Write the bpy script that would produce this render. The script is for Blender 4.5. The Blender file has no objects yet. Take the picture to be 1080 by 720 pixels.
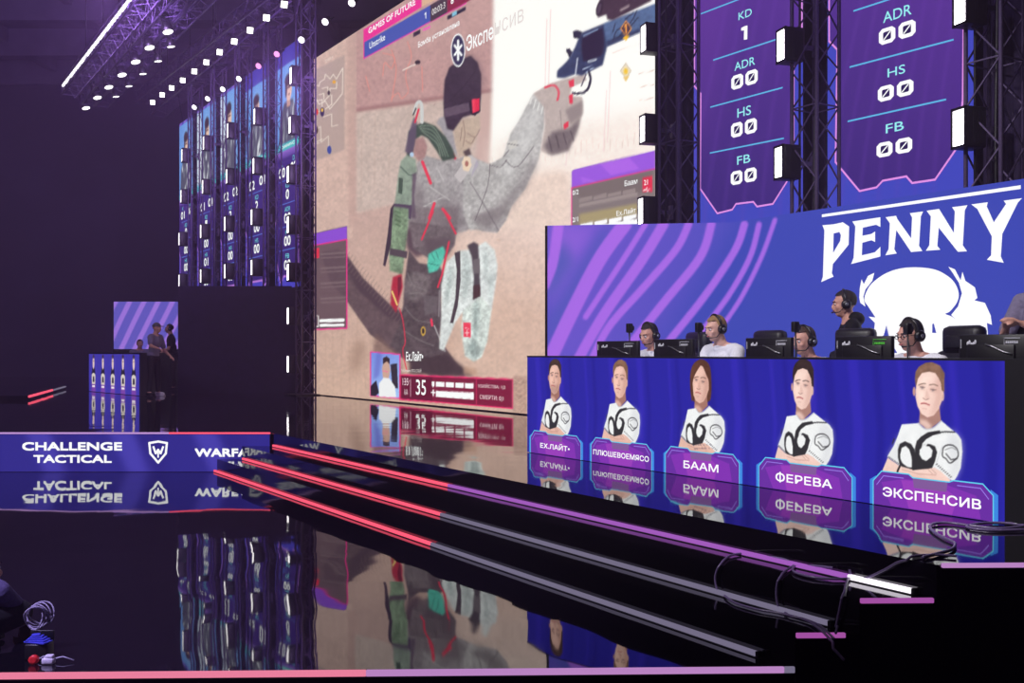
import bpy, bmesh, math, random
import numpy as np
from mathutils import Vector, Matrix
from mathutils.geometry import tessellate_polygon
S = bpy.context.scene
COL = S.collection
random.seed(7)
# ------------------------------------------------------------------ camera, world, exposure
F, HZ, EYE, TT = 1100.0, 371.0, 1.04, 0.6227      # focal length in px (1080 wide), horizon row, eye height, wall direction
cd = bpy.data.cameras.new('camera'); cam = bpy.data.objects.new('camera', cd); COL.objects.link(cam)
cam.location = (0, 0, EYE); cam.rotation_euler = (math.pi/2, 0, 0)
cd.sensor_width = 36.0; cd.sensor_fit = 'HORIZONTAL'; cd.lens = F/1080*36; cd.shift_y = 11/1080
cd.clip_start = 0.05; cd.clip_end = 300
S.camera = cam
w = bpy.data.worlds.new('arena_air'); S.world = w; w.use_nodes = True
wb = w.node_tree.nodes['Background']; wb.inputs['Color'].default_value = (0.25, 0.14, 0.50, 1); wb.inputs['Strength'].default_value = 0.03
S.view_settings.view_transform = 'Standard'
try: S.view_settings.look = 'None'
except Exception: pass
S.view_settings.exposure = 0.0; S.view_settings.gamma = 1.0; S.view_settings.use_curve_mapping = False
HAZE = 0.007
if HAZE > 0:
    vn = w.node_tree.nodes.new('ShaderNodeVolumeScatter'); vn.inputs['Color'].default_value = (0.86, 0.60, 1.0, 1)
    vn.inputs['Density'].default_value = HAZE; vn.inputs['Anisotropy'].default_value = 0.2
    w.node_tree.links.new(vn.outputs[0], w.node_tree.nodes['World Output'].inputs['Volume'])
def lamp(name, kind, loc, target, energy, color, size=0.3, spot=60, blend=0.6):
    l = bpy.data.lights.new(name, kind); l.energy = energy; l.color = color
    if kind == 'SPOT': l.spot_size = math.radians(spot); l.spot_blend = blend; l.shadow_soft_size = size
    else: l.shape = 'SQUARE'; l.size = size
    o = bpy.data.objects.new(name, l); COL.objects.link(o); o.location = loc
    o.rotation_euler = (Vector(target)-Vector(loc)).to_track_quat('-Z', 'Y').to_euler(); return o
# unseen spots without fixtures: keys for the teams, washes added to brighten the hall
lamp('key_lamp', 'SPOT', (-6.0, 4.0, 8.6), (2.6, 8.6, 1.1), 4200, (1.0, 0.93, 0.98), 0.4, 40)
lamp('key_lamp', 'SPOT', (0.5, 1.0, 8.6), (1.6, 9.6, 1.1), 1500, (1.0, 0.9, 1.0), 0.4, 45)
lamp('key_lamp', 'SPOT', (-12.5, 14.0, 8.6), (-8.5, 26.5, 1.0), 1500, (0.85, 0.75, 1.0), 0.4, 40)
lamp('added_wash_lamp', 'SPOT', (-9.0, 24.0, 9.0), (-20.0, 46.0, 11.0), 4200, (0.58, 0.34, 1.0), 0.5, 100, 1.0)
lamp('added_wash_lamp', 'SPOT', (-4.0, 20.0, 6.0), (-16.0, 34.0, 13.6), 3600, (0.58, 0.36, 1.0), 0.5, 110, 1.0)
lamp('added_wash_lamp', 'SPOT', (-3.0, 8.0, 8.6), (-9.0, 27.0, 0.0), 1700, (0.6, 0.3, 1.0), 0.5, 70, 1.0)
lamp('added_wash_lamp', 'SPOT', (-5.5, 2.0, 7.0), (-2.7, 5.4, -0.3), 5200, (0.6, 0.5, 1.0), 0.4, 40, 1.0)  # added to brighten the technician at the stage edge
lamp('added_wash_lamp', 'SPOT', (-2.0, 6.0, 9.0), (4.0, 12.6, 6.0), 700, (0.62, 0.45, 1.0), 0.4, 80, 1.0)
# ------------------------------------------------------------------ helpers
def lin(c):
    c = [x/255.0 for x in c[:3]]
    return tuple(x/12.92 if x <= 0.04045 else ((x+0.055)/1.055)**2.4 for x in c)
def link(name, mesh, mat=None, parent=None, loc=None, rz=None):
    o = bpy.data.objects.new(name, mesh); COL.objects.link(o)
    if mat is not None and len(mesh.materials) == 0: mesh.materials.append(mat)
    if parent is not None: o.parent = parent
    if loc is not None: o.location = loc
    if rz is not None: o.rotation_euler = (0, 0, rz)
    return o
def empty(name, loc=(0,0,0), rz=0.0):
    o = bpy.data.objects.new(name, None); COL.objects.link(o); o.location = loc; o.rotation_euler = (0,0,rz); o.empty_display_size = 0.1
    return o
def tag(o, label, cat, group=None):
    o['label'] = label; o['category'] = cat
    if group: o['group'] = group
    return o
def struct(o, label, cat):
    o['kind'] = 'structure'; o['label'] = label; o['category'] = cat; return o
def copy_tree(o, parent=None):
    c = o.copy(); COL.objects.link(c)
    if parent is not None: c.parent = parent
    for ch in list(o.children): copy_tree(ch, c)
    return c
def mat(name, col, rough=0.5, metal=0.0, noise=0.12, scale=30.0, spec=0.5, bump=0.0):
    m = bpy.data.materials.new(name); m.use_nodes = True; nt = m.node_tree; b = nt.nodes['Principled BSDF']
    c = lin(col); b.inputs['Roughness'].default_value = rough; b.inputs['Metallic'].default_value = metal
    b.inputs['Specular IOR Level'].default_value = spec
    tc = nt.nodes.new('ShaderNodeTexCoord'); n = nt.nodes.new('ShaderNodeTexNoise'); n.inputs['Scale'].default_value = scale
    nt.links.new(tc.outputs['Object'], n.inputs['Vector'])
    r = nt.nodes.new('ShaderNodeValToRGB'); nt.links.new(n.outputs['Fac'], r.inputs['Fac'])
    r.color_ramp.elements[0].position = 0.3; r.color_ramp.elements[1].position = 0.7
    r.color_ramp.elements[0].color = tuple(x*(1-noise) for x in c)+(1,); r.color_ramp.elements[1].color = tuple(min(1, x*(1+noise)) for x in c)+(1,)
    nt.links.new(r.outputs['Color'], b.inputs['Base Color'])
    if bump:
        bp = nt.nodes.new('ShaderNodeBump'); bp.inputs['Strength'].default_value = bump; bp.inputs['Distance'].default_value = 0.01
        nt.links.new(n.outputs['Fac'], bp.inputs['Height']); nt.links.new(bp.outputs[0], b.inputs['Normal'])
    return m
def emit(name, col, k=1.0, sample=True):
    m = bpy.data.materials.new(name); m.use_nodes = True; nt = m.node_tree; nt.nodes.remove(nt.nodes['Principled BSDF'])
    e = nt.nodes.new('ShaderNodeEmission'); e.inputs['Color'].default_value = lin(col)+(1,); e.inputs['Strength'].default_value = k
    nt.links.new(e.outputs[0], nt.nodes['Material Output'].inputs['Surface'])
    if not sample: m.cycles.emission_sampling = 'NONE'
    return m
def screen_mat(name, k=1.0):
    """an LED screen shows the colours of its picture"""
    m = bpy.data.materials.new(name); m.use_nodes = True; nt = m.node_tree; nt.nodes.remove(nt.nodes['Principled BSDF'])
    a = nt.nodes.new('ShaderNodeAttribute'); a.attribute_name = 'Col'; e = nt.nodes.new('ShaderNodeEmission'); e.inputs['Strength'].default_value = k
    nt.links.new(a.outputs['Color'], e.inputs['Color']); nt.links.new(e.outputs[0], nt.nodes['Material Output'].inputs['Surface'])
    m.cycles.emission_sampling = 'FRONT'
    return m
def bm_mesh(name, bm):
    me = bpy.data.meshes.new(name); bm.to_mesh(me); bm.free(); return me
class MB:
    """collects simple shapes into one mesh"""
    def __init__(s): s.v = []; s.f = []; s.sm = []
    def add(s, v, f, smooth=False):
        k = len(s.v); s.v += [tuple(p) for p in v]; s.f += [tuple(i+k for i in q) for q in f]; s.sm += [smooth]*len(f); return s
    def box(s, x0, y0, z0, x1, y1, z1, M=None):
        v = [Vector((x, y, z)) for z in (z0, z1) for (x, y) in ((x0,y0),(x1,y0),(x1,y1),(x0,y1))]
        if M is not None: v = [M @ p for p in v]
        return s.add(v, [(3,2,1,0),(4,5,6,7),(0,1,5,4),(1,2,6,5),(2,3,7,6),(3,0,4,7)])
    def rbox(s, x0, y0, z0, x1, y1, z1, r=0.02, M=None, seg=2):
        bm = bmesh.new(); bmesh.ops.create_cube(bm, size=1)
        for v in bm.verts: v.co = Vector((x0+(v.co.x+.5)*(x1-x0), y0+(v.co.y+.5)*(y1-y0), z0+(v.co.z+.5)*(z1-z0)))
        bmesh.ops.bevel(bm, geom=list(bm.edges), offset=r, segments=seg, profile=0.5, affect='EDGES')
        bm.verts.index_update(); v = [p.co.copy() for p in bm.verts]; f = [[q.index for q in p.verts] for p in bm.faces]; bm.free()
        if M is not None: v = [M @ p for p in v]
        return s.add(v, f, True)
    def tube(s, pts, r, n=6, r2=None, caps=True):
        pts = [Vector(p) for p in pts]; N = len(pts); V = []; Fc = []
        up = None
        for i, p in enumerate(pts):
            t = (pts[min(i+1, N-1)]-pts[max(i-1, 0)]).normalized()
            if up is None: up = Vector((0,0,1)) if abs(t.z) < 0.9 else Vector((1,0,0))
            a = t.cross(up); a = a.normalized() if a.length > 1e-6 else t.orthogonal().normalized()
            b = a.cross(t); up = b
            rr = r if r2 is None else r+(r2-r)*i/max(1, N-1)
            for k in range(n):
                g = 2*math.pi*(k+.5)/n; V.append(p+rr*(a*math.cos(g)+b*math.sin(g)))
        for i in range(N-1):
            for k in range(n): Fc.append((i*n+k, i*n+(k+1)%n, (i+1)*n+(k+1)%n, (i+1)*n+k))
        if caps: Fc.append(tuple(range(n))[::-1]); Fc.append(tuple((N-1)*n+k for k in range(n)))
        return s.add(V, Fc, n > 5)
    def ell(s, c, r, R=None, nu=16, nv=10):
        V = []; Fc = []
        for j in range(nv+1):
            th = math.pi*j/nv
            for i in range(nu):
                ph = 2*math.pi*i/nu; p = Vector((r[0]*math.sin(th)*math.cos(ph), r[1]*math.sin(th)*math.sin(ph), r[2]*math.cos(th)))
                V.append((R @ p if R is not None else p)+Vector(c))
        for j in range(nv):
            for i in range(nu): Fc.append((j*nu+i, (j+1)*nu+i, (j+1)*nu+(i+1)%nu, j*nu+(i+1)%nu))
        return s.add(V, Fc, True)
    def cap(s, p, q, r0, r1, n=10):
        p, q = Vector(p), Vector(q); s.ell(p, (r0,)*3, None, n, 6); s.ell(q, (r1,)*3, None, n, 6); return s.tube([p, q], r0, n, r1)
    def lathe(s, prof, n=16, M=None):
        V = []; Fc = []
        for (r, z) in prof:
            for k in range(n): V.append(Vector((r*math.cos(2*math.pi*k/n), r*math.sin(2*math.pi*k/n), z)))
        for j in range(len(prof)-1):
            for k in range(n): Fc.append((j*n+k, j*n+(k+1)%n, (j+1)*n+(k+1)%n, (j+1)*n+k))
        Fc.append(tuple(range(n))[::-1]); Fc.append(tuple((len(prof)-1)*n+k for k in range(n)))
        if M is not None: V = [M @ p for p in V]
        return s.add(V, Fc, True)
    def prism(s, plan, z0, z1):
        n = len(plan); V = [(x, y, z0) for x, y in plan]+[(x, y, z1) for x, y in plan]
        tri = tessellate_polygon([[Vector((x, y, 0)) for x, y in plan]])
        Fc = [tuple(t) for t in tri]; Fc = [t[::-1] for t in Fc]+[tuple(i+n for i in t) for t in Fc]
        Fc += [(i, (i+1)%n, n+(i+1)%n, n+i) for i in range(n)]
        return s.add(V, Fc)
    def mesh(s, name, fix=True):
        me = bpy.data.meshes.new(name); me.from_pydata([tuple(p) for p in s.v], [], s.f)
        me.polygons.foreach_set('use_smooth', s.sm); me.update()
        if fix:
            bm = bmesh.new(); bm.from_mesh(me); bmesh.ops.recalc_face_normals(bm, faces=bm.faces); bm.to_mesh(me); bm.free()
        return me
    def build(s, name, m, parent=None, loc=None, rz=None): return link(name, s.mesh(name), m, parent, loc, rz)
def remesh(mb, name, voxel, smooth=2):
    """fuses the overlapping shapes of a figure into one continuous skin"""
    me = mb.mesh(name+'_raw'); o = bpy.data.objects.new('tmp', me); COL.objects.link(o)
    r = o.modifiers.new('r', 'REMESH'); r.mode = 'VOXEL'; r.voxel_size = voxel; r.use_smooth_shade = True
    if smooth: q = o.modifiers.new('s', 'SMOOTH'); q.iterations = smooth; q.factor = 0.5
    dg = bpy.context.evaluated_depsgraph_get(); dg.update()
    out = bpy.data.meshes.new_from_object(o.evaluated_get(dg)); out.name = name
    bpy.data.objects.remove(o); bpy.data.meshes.remove(me); return out
# ------------------------------------------------------------------ upright planes of the place
class Plane:
    """an upright plane: point P0 on the floor plan and the direction d along it; local x runs along d, local y into the wall"""
    def __init__(s, P0, d):
        L = math.hypot(*d); s.p = P0; s.d = (d[0]/L, d[1]/L); s.rz = math.atan2(s.d[1], s.d[0])
    def px(s, x, y):
        u = (x-540)/F; k = (u*s.p[1]-s.p[0])/(s.d[0]-u*s.d[1]); Y = s.p[1]+k*s.d[1]
        return (k, EYE+(HZ-y)/F*Y)
    def S(s, x): return s.px(x, 0)[0]
    def W(s, k, z, out=0.0): return Vector((s.p[0]+k*s.d[0]+out*s.d[1], s.p[1]+k*s.d[1]-out*s.d[0], z))
    def topx(s, k, z):
        X = s.p[0]+k*s.d[0]; Y = s.p[1]+k*s.d[1]; return 540+F*X/Y, HZ-F*(z-EYE)/Y
DW = (TT, -1.0)
def qplane(q): return Plane((0.0, q/TT), DW)
def qpt(q, Y): return (q-TT*Y, Y)
# ------------------------------------------------------------------ pictures shown by the LED screens
_rng = np.random.default_rng(5)
def vnoise(h, w_, cell):
    a = _rng.random((int(h/cell)+3, int(w_/cell)+3)); yy = np.arange(h)/cell; xx = np.arange(w_)/cell
    y0 = yy.astype(int); x0 = xx.astype(int); fy = (yy-y0)[:, None]; fx = (xx-x0)[None]; fy = fy*fy*(3-2*fy); fx = fx*fx*(3-2*fx)
    g = lambda j, i: a[np.ix_(y0+j, x0+i)]
    return (g(0,0)*(1-fy)+g(1,0)*fy)*(1-fx)+(g(0,1)*(1-fy)+g(1,1)*fy)*fx-0.5
def smooth(pts, n=6):
    N = len(pts); out = []
    for i in range(N):
        p = [np.array(pts[(i+j) % N], float) for j in (-1, 0, 1, 2)]
        for k in range(n):
            t = k/n; out.append(tuple(0.5*((2*p[1])+(-p[0]+p[2])*t+(2*p[0]-5*p[1]+4*p[2]-p[3])*t*t+(-p[0]+3*p[1]-3*p[2]+p[3])*t**3)))
    return out
def curve(pts, n=8):
    P = [pts[0]]+list(pts)+[pts[-1]]; out = []
    for i in range(1, len(P)-2):
        p = [np.array(P[i+j], float) for j in (-1, 0, 1, 2)]
        for k in range(n):
            t = k/n; out.append(tuple(0.5*((2*p[1])+(-p[0]+p[2])*t+(2*p[0]-5*p[1]+4*p[2]-p[3])*t*t+(-p[0]+3*p[1]-3*p[2]+p[3])*t**3)))
    out.append(tuple(float(c) for c in pts[-1])); return out
class Canvas:
    def __init__(s, x0, y0, x1, y1, k, col):
        s.x0, s.y0, s.k = x0, y0, k; s.w = int((x1-x0)*k)+1; s.h = int((y1-y0)*k)+1
        s.a = np.empty((s.h, s.w, 3)); s.a[:] = col; s.n1 = vnoise(s.h, s.w, 14*k if k < 50 else .06*k)+0.6*vnoise(s.h, s.w, 5*k if k < 50 else .02*k)+0.5*vnoise(s.h, s.w, 2.2)
    def _win(s, X, Y, pad):
        i0 = max(0, int(math.floor(min(X)-pad))); i1 = min(s.w, int(math.ceil(max(X)+pad))+1)
        j0 = max(0, int(math.floor(min(Y)-pad))); j1 = min(s.h, int(math.ceil(max(Y)+pad))+1)
        return i0, i1, j0, j1
    def _blend(s, win, m, col, a, n):
        i0, i1, j0, j1 = win; m = (m*a)[..., None]; c = np.array(col, float)
        if c.ndim == 1: c = c[None, None]
        if n: c = c*(1+n*s.n1[j0:j1, i0:i1, None])
        s.a[j0:j1, i0:i1] = s.a[j0:j1, i0:i1]*(1-m)+c*m
    def _mask(s, pts, soft):
        X = [(p[0]-s.x0)*s.k for p in pts]; Y = [(p[1]-s.y0)*s.k for p in pts]; sf = soft*s.k
        win = s._win(X, Y, 1+2*sf); i0, i1, j0, j1 = win
        if i1 <= i0 or j1 <= j0: return win, None
        m = np.zeros((j1-j0, i1-i0))
        for oy in (.25, .75):
            for ox in (.25, .75):
                gx = (np.arange(i0, i1)+ox-.5)[None]; gy = (np.arange(j0, j1)+oy-.5)[:, None]; ins = np.zeros(m.shape, bool)
                for a in range(len(X)):
                    b = a-1
                    if Y[a] == Y[b]: continue
                    ins ^= ((Y[a] > gy) != (Y[b] > gy)) & (gx < (X[b]-X[a])*(gy-Y[a])/(Y[b]-Y[a])+X[a])
                m += ins*0.25
        if sf > 0.6: m = s._blur(m, sf)
        return win, m
    def _blur(s, m, r):
        r = max(1, int(round(r)))
        for _ in range(2):
            for ax in (0, 1):
                p = np.pad(m, [(r+1, r) if q == ax else (0, 0) for q in (0, 1)]); c = np.cumsum(p, ax); L = m.shape[ax]
                hi = np.take(c, range(2*r+1, 2*r+1+L), ax); lo = np.take(c, range(0, L), ax); m = (hi-lo)/(2*r+1)
        return m
    def poly(s, pts, col, a=1.0, soft=0.0, n=0.0, sm=False):
        if sm: pts = smooth(pts)
        win, m = s._mask(pts, soft)
        if m is not None: s._blend(win, m, col, a, n)
    def grad(s, pts, c0, c1, p0, p1, a=1.0, soft=0.0, n=0.0):
        win, m = s._mask(pts, soft)
        if m is None: return
        i0, i1, j0, j1 = win; gx = (np.arange(i0, i1)/s.k+s.x0)[None]; gy = (np.arange(j0, j1)/s.k+s.y0)[:, None]
        dx, dy = p1[0]-p0[0], p1[1]-p0[1]; t = np.clip(((gx-p0[0])*dx+(gy-p0[1])*dy)/(dx*dx+dy*dy), 0, 1)[..., None]
        s._blend(win, m, np.array(c0, float)*(1-t)+np.array(c1, float)*t, a, n)
    def line(s, pts, w_, col, a=1.0, soft=0.0, sm=False, n=0.0):
        if sm: pts = curve(pts)
        X = [(p[0]-s.x0)*s.k for p in pts]; Y = [(p[1]-s.y0)*s.k for p in pts]; hw = w_*s.k/2; sf = max(soft*s.k, .7)
        win = s._win(X, Y, hw+sf+1); i0, i1, j0, j1 = win
        if i1 <= i0 or j1 <= j0: return
        gx = np.arange(i0, i1)[None]; gy = np.arange(j0, j1)[:, None]; d = np.full((j1-j0, i1-i0), 1e9)
        for i in range(len(X)-1):
            dx, dy = X[i+1]-X[i], Y[i+1]-Y[i]; L = dx*dx+dy*dy or 1e-9; t = np.clip(((gx-X[i])*dx+(gy-Y[i])*dy)/L, 0, 1)
            d = np.minimum(d, np.hypot(gx-X[i]-t*dx, gy-Y[i]-t*dy))
        s._blend(win, np.clip((hw-d)/sf+.5, 0, 1), col, a, n)
    def ell(s, c, r, col, a=1.0, soft=0.0, rot=0.0, n=0.0):
        ca, sa = math.cos(rot), math.sin(rot)
        s.poly([(c[0]+r[0]*math.cos(t)*ca-r[1]*math.sin(t)*sa, c[1]+r[0]*math.cos(t)*sa+r[1]*math.sin(t)*ca) for t in np.linspace(0, 2*math.pi, 29)[:-1]], col, a, soft, n)
    def at(s, x, y):
        X = np.clip((x-s.x0)*s.k, 0, s.w-1.001); Y = np.clip((y-s.y0)*s.k, 0, s.h-1.001); i = X.astype(int); j = Y.astype(int); fx = (X-i)[..., None]; fy = (Y-j)[..., None]
        return (s.a[j, i]*(1-fx)+s.a[j, i+1]*fx)*(1-fy)+(s.a[j+1, i]*(1-fx)+s.a[j+1, i+1]*fx)*fy
def set_col(me, rgb):
    c = np.clip(rgb, 0, 255)/255.0; c = np.where(c <= .04045, c/12.92, ((c+.055)/1.055)**2.4)
    at = me.color_attributes.new('Col', 'FLOAT_COLOR', 'POINT'); at.data.foreach_set('color', np.concatenate([c, np.ones((len(c), 1))], 1).astype(np.float32).ravel())
def picture(name, k0, k1, z0, z1, cell, fn, m, parent, depth=-0.004):
    """a fine grid over the lit face of a screen; fn(s, z) -> colours"""
    nx = max(2, int((k1-k0)/cell)); nz = max(2, int((z1-z0)/cell)); gs = np.linspace(k0, k1, nx+1); gz = np.linspace(z0, z1, nz+1)
    A, B = np.meshgrid(gs, gz); n = A.size; co = np.stack([A.ravel(), np.full(n, depth), B.ravel()], 1)
    i, j = np.meshgrid(np.arange(nx), np.arange(nz)); b = (j*(nx+1)+i).ravel(); q = np.stack([b, b+1, b+nx+2, b+nx+1], 1).astype(np.int32)
    me = bpy.data.meshes.new(name); me.vertices.add(n); me.vertices.foreach_set('co', co.ravel()); me.loops.add(q.size); me.loops.foreach_set('vertex_index', q.ravel())
    me.polygons.add(len(q)); me.polygons.foreach_set('loop_start', np.arange(0, q.size, 4)); me.update(calc_edges=True)
    set_col(me, np.asarray(fn(A, B)).reshape(-1, 3)); return link(name, me, m, parent)
_fc = {}
def text_geo(t, bold):
    if (t, bold) not in _fc:
        c = bpy.data.curves.new('t', 'FONT'); c.body = t; c.offset = 0; c.resolution_u = 4; o = bpy.data.objects.new('t', c); COL.objects.link(o)
        dg = bpy.context.evaluated_depsgraph_get(); dg.update(); me = bpy.data.meshes.new_from_object(o.evaluated_get(dg))
        v = np.array([tuple(p.co)[:2] for p in me.vertices]) if len(me.vertices) else np.zeros((0, 2)); f = [tuple(p.vertices) for p in me.polygons]
        bpy.data.objects.remove(o); bpy.data.curves.remove(c); bpy.data.meshes.remove(me); _fc[(t, bold)] = (v, f)
    return _fc[(t, bold)]
class Vec:
    """crisp figures and lettering on a screen face: polygons in (s, z) with one colour each"""
    def __init__(s, P=None, d0=-0.008): s.P = P; s.v = []; s.f = []; s.c = []; s.d = d0
    def raw(s, pts, faces, col):
        k = len(s.v); s.v += [(p[0], s.d, p[1]) for p in pts]; s.f += [tuple(i+k for i in q) for q in faces]; s.c += [col]*len(pts); s.d -= 0.0006
    def poly(s, pts, col, holes=(), px=True, sm=False):
        rings = [pts]+list(holes)
        if sm: rings = [smooth(r, 5) for r in rings]
        if px: rings = [[s.P.px(*p) for p in r] for r in rings]
        tri = tessellate_polygon([[Vector((p[0], p[1], 0)) for p in r] for r in rings]); s.raw([p for r in rings for p in r], [tuple(t) for t in tri], col)
    def stroke(s, pts, w_, col, px=True, closed=False):
        if px: pts = [s.P.px(*p) for p in pts]
        if closed: pts = list(pts)+[pts[0]]
        V = []; Fc = []
        for a, b in zip(pts[:-1], pts[1:]):
            dx, dz = b[0]-a[0], b[1]-a[1]; L = math.hypot(dx, dz) or 1e-9; nx, nz = -dz/L*w_/2, dx/L*w_/2; ex, ez = dx/L*w_*.3, dz/L*w_*.3
            k = len(V); V += [(a[0]+nx-ex, a[1]+nz-ez), (a[0]-nx-ex, a[1]-nz-ez), (b[0]-nx+ex, b[1]-nz+ez), (b[0]+nx+ex, b[1]+nz+ez)]; Fc.append((k, k+1, k+2, k+3))
        s.raw(V, Fc, col)
    def text(s, t, k0, k1, zb, zt, col, bold=0.02):
        v, f = text_geo(t, 0)
        if len(v) == 0: return
        lo, hi = v.min(0), v.max(0); n = (v-lo)/np.maximum(hi-lo, 1e-6)
        e = bold*(zt-zb)*1.1; d = s.d; W_ = k1-k0-2*e; H_ = zt-zb-2*e
        for ox, oz in (((0,0),) if bold < .004 else ((-e,-e),(e,-e),(-e,e),(e,e),(0,0))):
            s.d = d; s.raw([(k0+e+a*W_+ox, zb+e+b*H_+oz) for a, b in n], f, col)
    def ptext(s, t, xl, xr, ytop, ybase, col, bold=0.02):
        k0, zb = s.P.px(xl, ybase); zt = s.P.px(xl, ytop)[1]; s.text(t, k0, s.P.S(xr), zb, zt, col, bold)
    def build(s, name, m, parent):
        me = bpy.data.meshes.new(name); me.from_pydata(s.v, [], s.f); me.update(); set_col(me, np.array([c[:3] for c in s.c], float)); return link(name, me, m, parent)
def slab(name, k0, k1, z0, z1, d0, d1, m, parent): return MB().box(k0, d0, z0, k1, d1, z1).build(name, m, parent)
M_BLACK = mat('black_painted_metal', (16, 14, 20), 0.45); M_DARK = mat('dark_drape', (40, 26, 62), 0.9, 0, 0.2, 6)
M_TRUSS = mat('truss_metal', (96, 82, 116), 0.45, 0.2); M_SCREEN = screen_mat('led_screen', 1.1); M_LAMP = emit('lamp_white', (255, 250, 255), 5.0)
WALL = qplane(10.95)
# ------------------------------------------------------------------ the setting: hall, stage decks, stairs
def gloss(name, base, rough, wob, scale, tilt):
    m = bpy.data.materials.new(name); m.use_nodes = True; nt = m.node_tree; b = nt.nodes['Principled BSDF']; L = nt.links.new; N = nt.nodes.new
    b.inputs['Base Color'].default_value = lin(base)+(1,); b.inputs['IOR'].default_value = 1.75
    g = N('ShaderNodeNewGeometry'); n1 = N('ShaderNodeTexNoise'); n1.inputs['Scale'].default_value = scale; n1.inputs['Detail'].default_value = 1.0
    L(g.outputs['Position'], n1.inputs['Vector']); bp = N('ShaderNodeBump'); bp.inputs['Strength'].default_value = 1.0; bp.inputs['Distance'].default_value = wob
    L(n1.outputs['Fac'], bp.inputs['Height'])
    fl = N('ShaderNodeVectorMath'); fl.operation = 'FLOOR'; L(g.outputs['Position'], fl.inputs[0])
    wn = N('ShaderNodeTexWhiteNoise'); L(fl.outputs[0], wn.inputs['Vector'])
    sb = N('ShaderNodeVectorMath'); sb.operation = 'SUBTRACT'; sb.inputs[1].default_value = (.5, .5, .5); L(wn.outputs['Color'], sb.inputs[0])
    sc = N('ShaderNodeVectorMath'); sc.operation = 'SCALE'; sc.inputs['Scale'].default_value = tilt; L(sb.outputs[0], sc.inputs[0])
    ad = N('ShaderNodeVectorMath'); ad.operation = 'ADD'; L(bp.outputs[0], ad.inputs[0]); L(sc.outputs[0], ad.inputs[1])
    nm = N('ShaderNodeVectorMath'); nm.operation = 'NORMALIZE'; L(ad.outputs[0], nm.inputs[0]); L(nm.outputs[0], b.inputs['Normal'])
    n2 = N('ShaderNodeTexNoise'); n2.inputs['Scale'].default_value = 2.5; n2.inputs['Detail'].default_value = 6; L(g.outputs['Position'], n2.inputs['Vector'])
    mr = N('ShaderNodeMapRange'); mr.inputs['To Min'].default_value = rough*.6; mr.inputs['To Max'].default_value = rough*1.6; L(n2.outputs['Fac'], mr.inputs['Value']); L(mr.outputs[0], b.inputs['Roughness'])
    return m
M_DECK = gloss('black_gloss_deck', (13, 10, 17), 0.035, 0.0030, 1.5, 0.0022)
M_LOW = gloss('black_gloss_lower_deck', (14, 11, 18), 0.025, 0.0060, 1.0, 0.005)
M_STEP = gloss('black_gloss_step', (8, 7, 10), 0.06, 0.002, 1.5, 0.001)
M_CEIL = mat('ceiling_paint', (120, 112, 138), 0.95, 0, 0.15, 1.0); M_WALL = mat('dark_hall_wall', (70, 62, 86), 0.95, 0, 0.2, 0.4)
QT, Q1, Q2, YB = 5.25, 4.86, 4.54, 13.4
def yf(X): return 5.08+0.026*(X-1.376)
def fx(q):                               # where the wall-parallel line q meets the stage front
    X = (q-TT*(5.08-0.026*1.376))/(1+TT*0.026); return (X, yf(X))
struct(MB().box(-40, -6, -1.7, 26, 60, -1.6).build('floor', mat('hall_floor', (14, 12, 18), 0.7), None), 'dark hall floor in front of the stage', 'floor')
struct(MB().box(-40, 54, -1.6, 26, 54.4, 18).build('wall_back', M_WALL), 'dark far wall of the hall behind the stage', 'wall')
struct(MB().box(-40.4, -6, -1.6, -40, 54.4, 18).build('wall_left', M_WALL), 'dark side wall of the hall on the left', 'wall')
struct(MB().box(26, -6, -1.6, 26.4, 54.4, 18).build('wall_right', M_WALL), 'dark side wall of the hall on the right', 'wall')
c = MB().box(-40.4, -6, 15.6, 26, 54.4, 16)
for i in range(9): c.box(-40, 12+5*i, 14.4, 26, 12.35+5*i, 15.65)
for i in range(10): c.box(-38+5*i, 4, 15.0, -37.7+5*i, 54, 15.7)
struct(c.build('ceiling', M_CEIL), 'hall ceiling with crossing beams under purple haze', 'ceiling')
st = MB().prism([fx(QT), (9.5, yf(9.5)), (9.5, 44), (-36, 44), (-36, YB), qpt(QT, YB)], -1.6, 0.0)
st.box(-60, 0, 0, -59.99, .01, .01) if False else None
struct(st.build('upper_stage_floor', M_DECK), 'raised glossy black upper stage floor mirroring the screens', 'stage floor')
struct(MB().prism([fx(Q2), qpt(Q2, YB-.02), (-14, YB-.02), (-14, yf(-14))], -1.6, -0.5).build('lower_stage_floor', M_LOW), 'glossy black lower stage floor in front of the fascia screen', 'stage floor')
def stair(q0, q1, z): return MB().prism([fx(q1-.004), qpt(q1-.004, YB-.02), qpt(q0+.004, YB-.02), fx(q0+.004)], -1.6, z)
struct(stair(Q1, QT, -1/6).build('stage_stairs', M_STEP), 'upper glossy black stair tread below the stage edge', 'stair tread')
struct(stair(Q2, Q1, -1/3).build('stage_stairs', M_STEP), 'lower glossy black stair tread next to the lower stage floor', 'stair tread')
# the far riser of the other team on the left
far = MB().prism([(-10.45, 22.6), (-22, 23.0), (-22, 30), (-12.5, 29.2)], 0.0, 0.09)
struct(far.build('stage_riser', M_STEP), 'low black stage riser at the far left', 'stage riser')
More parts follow.
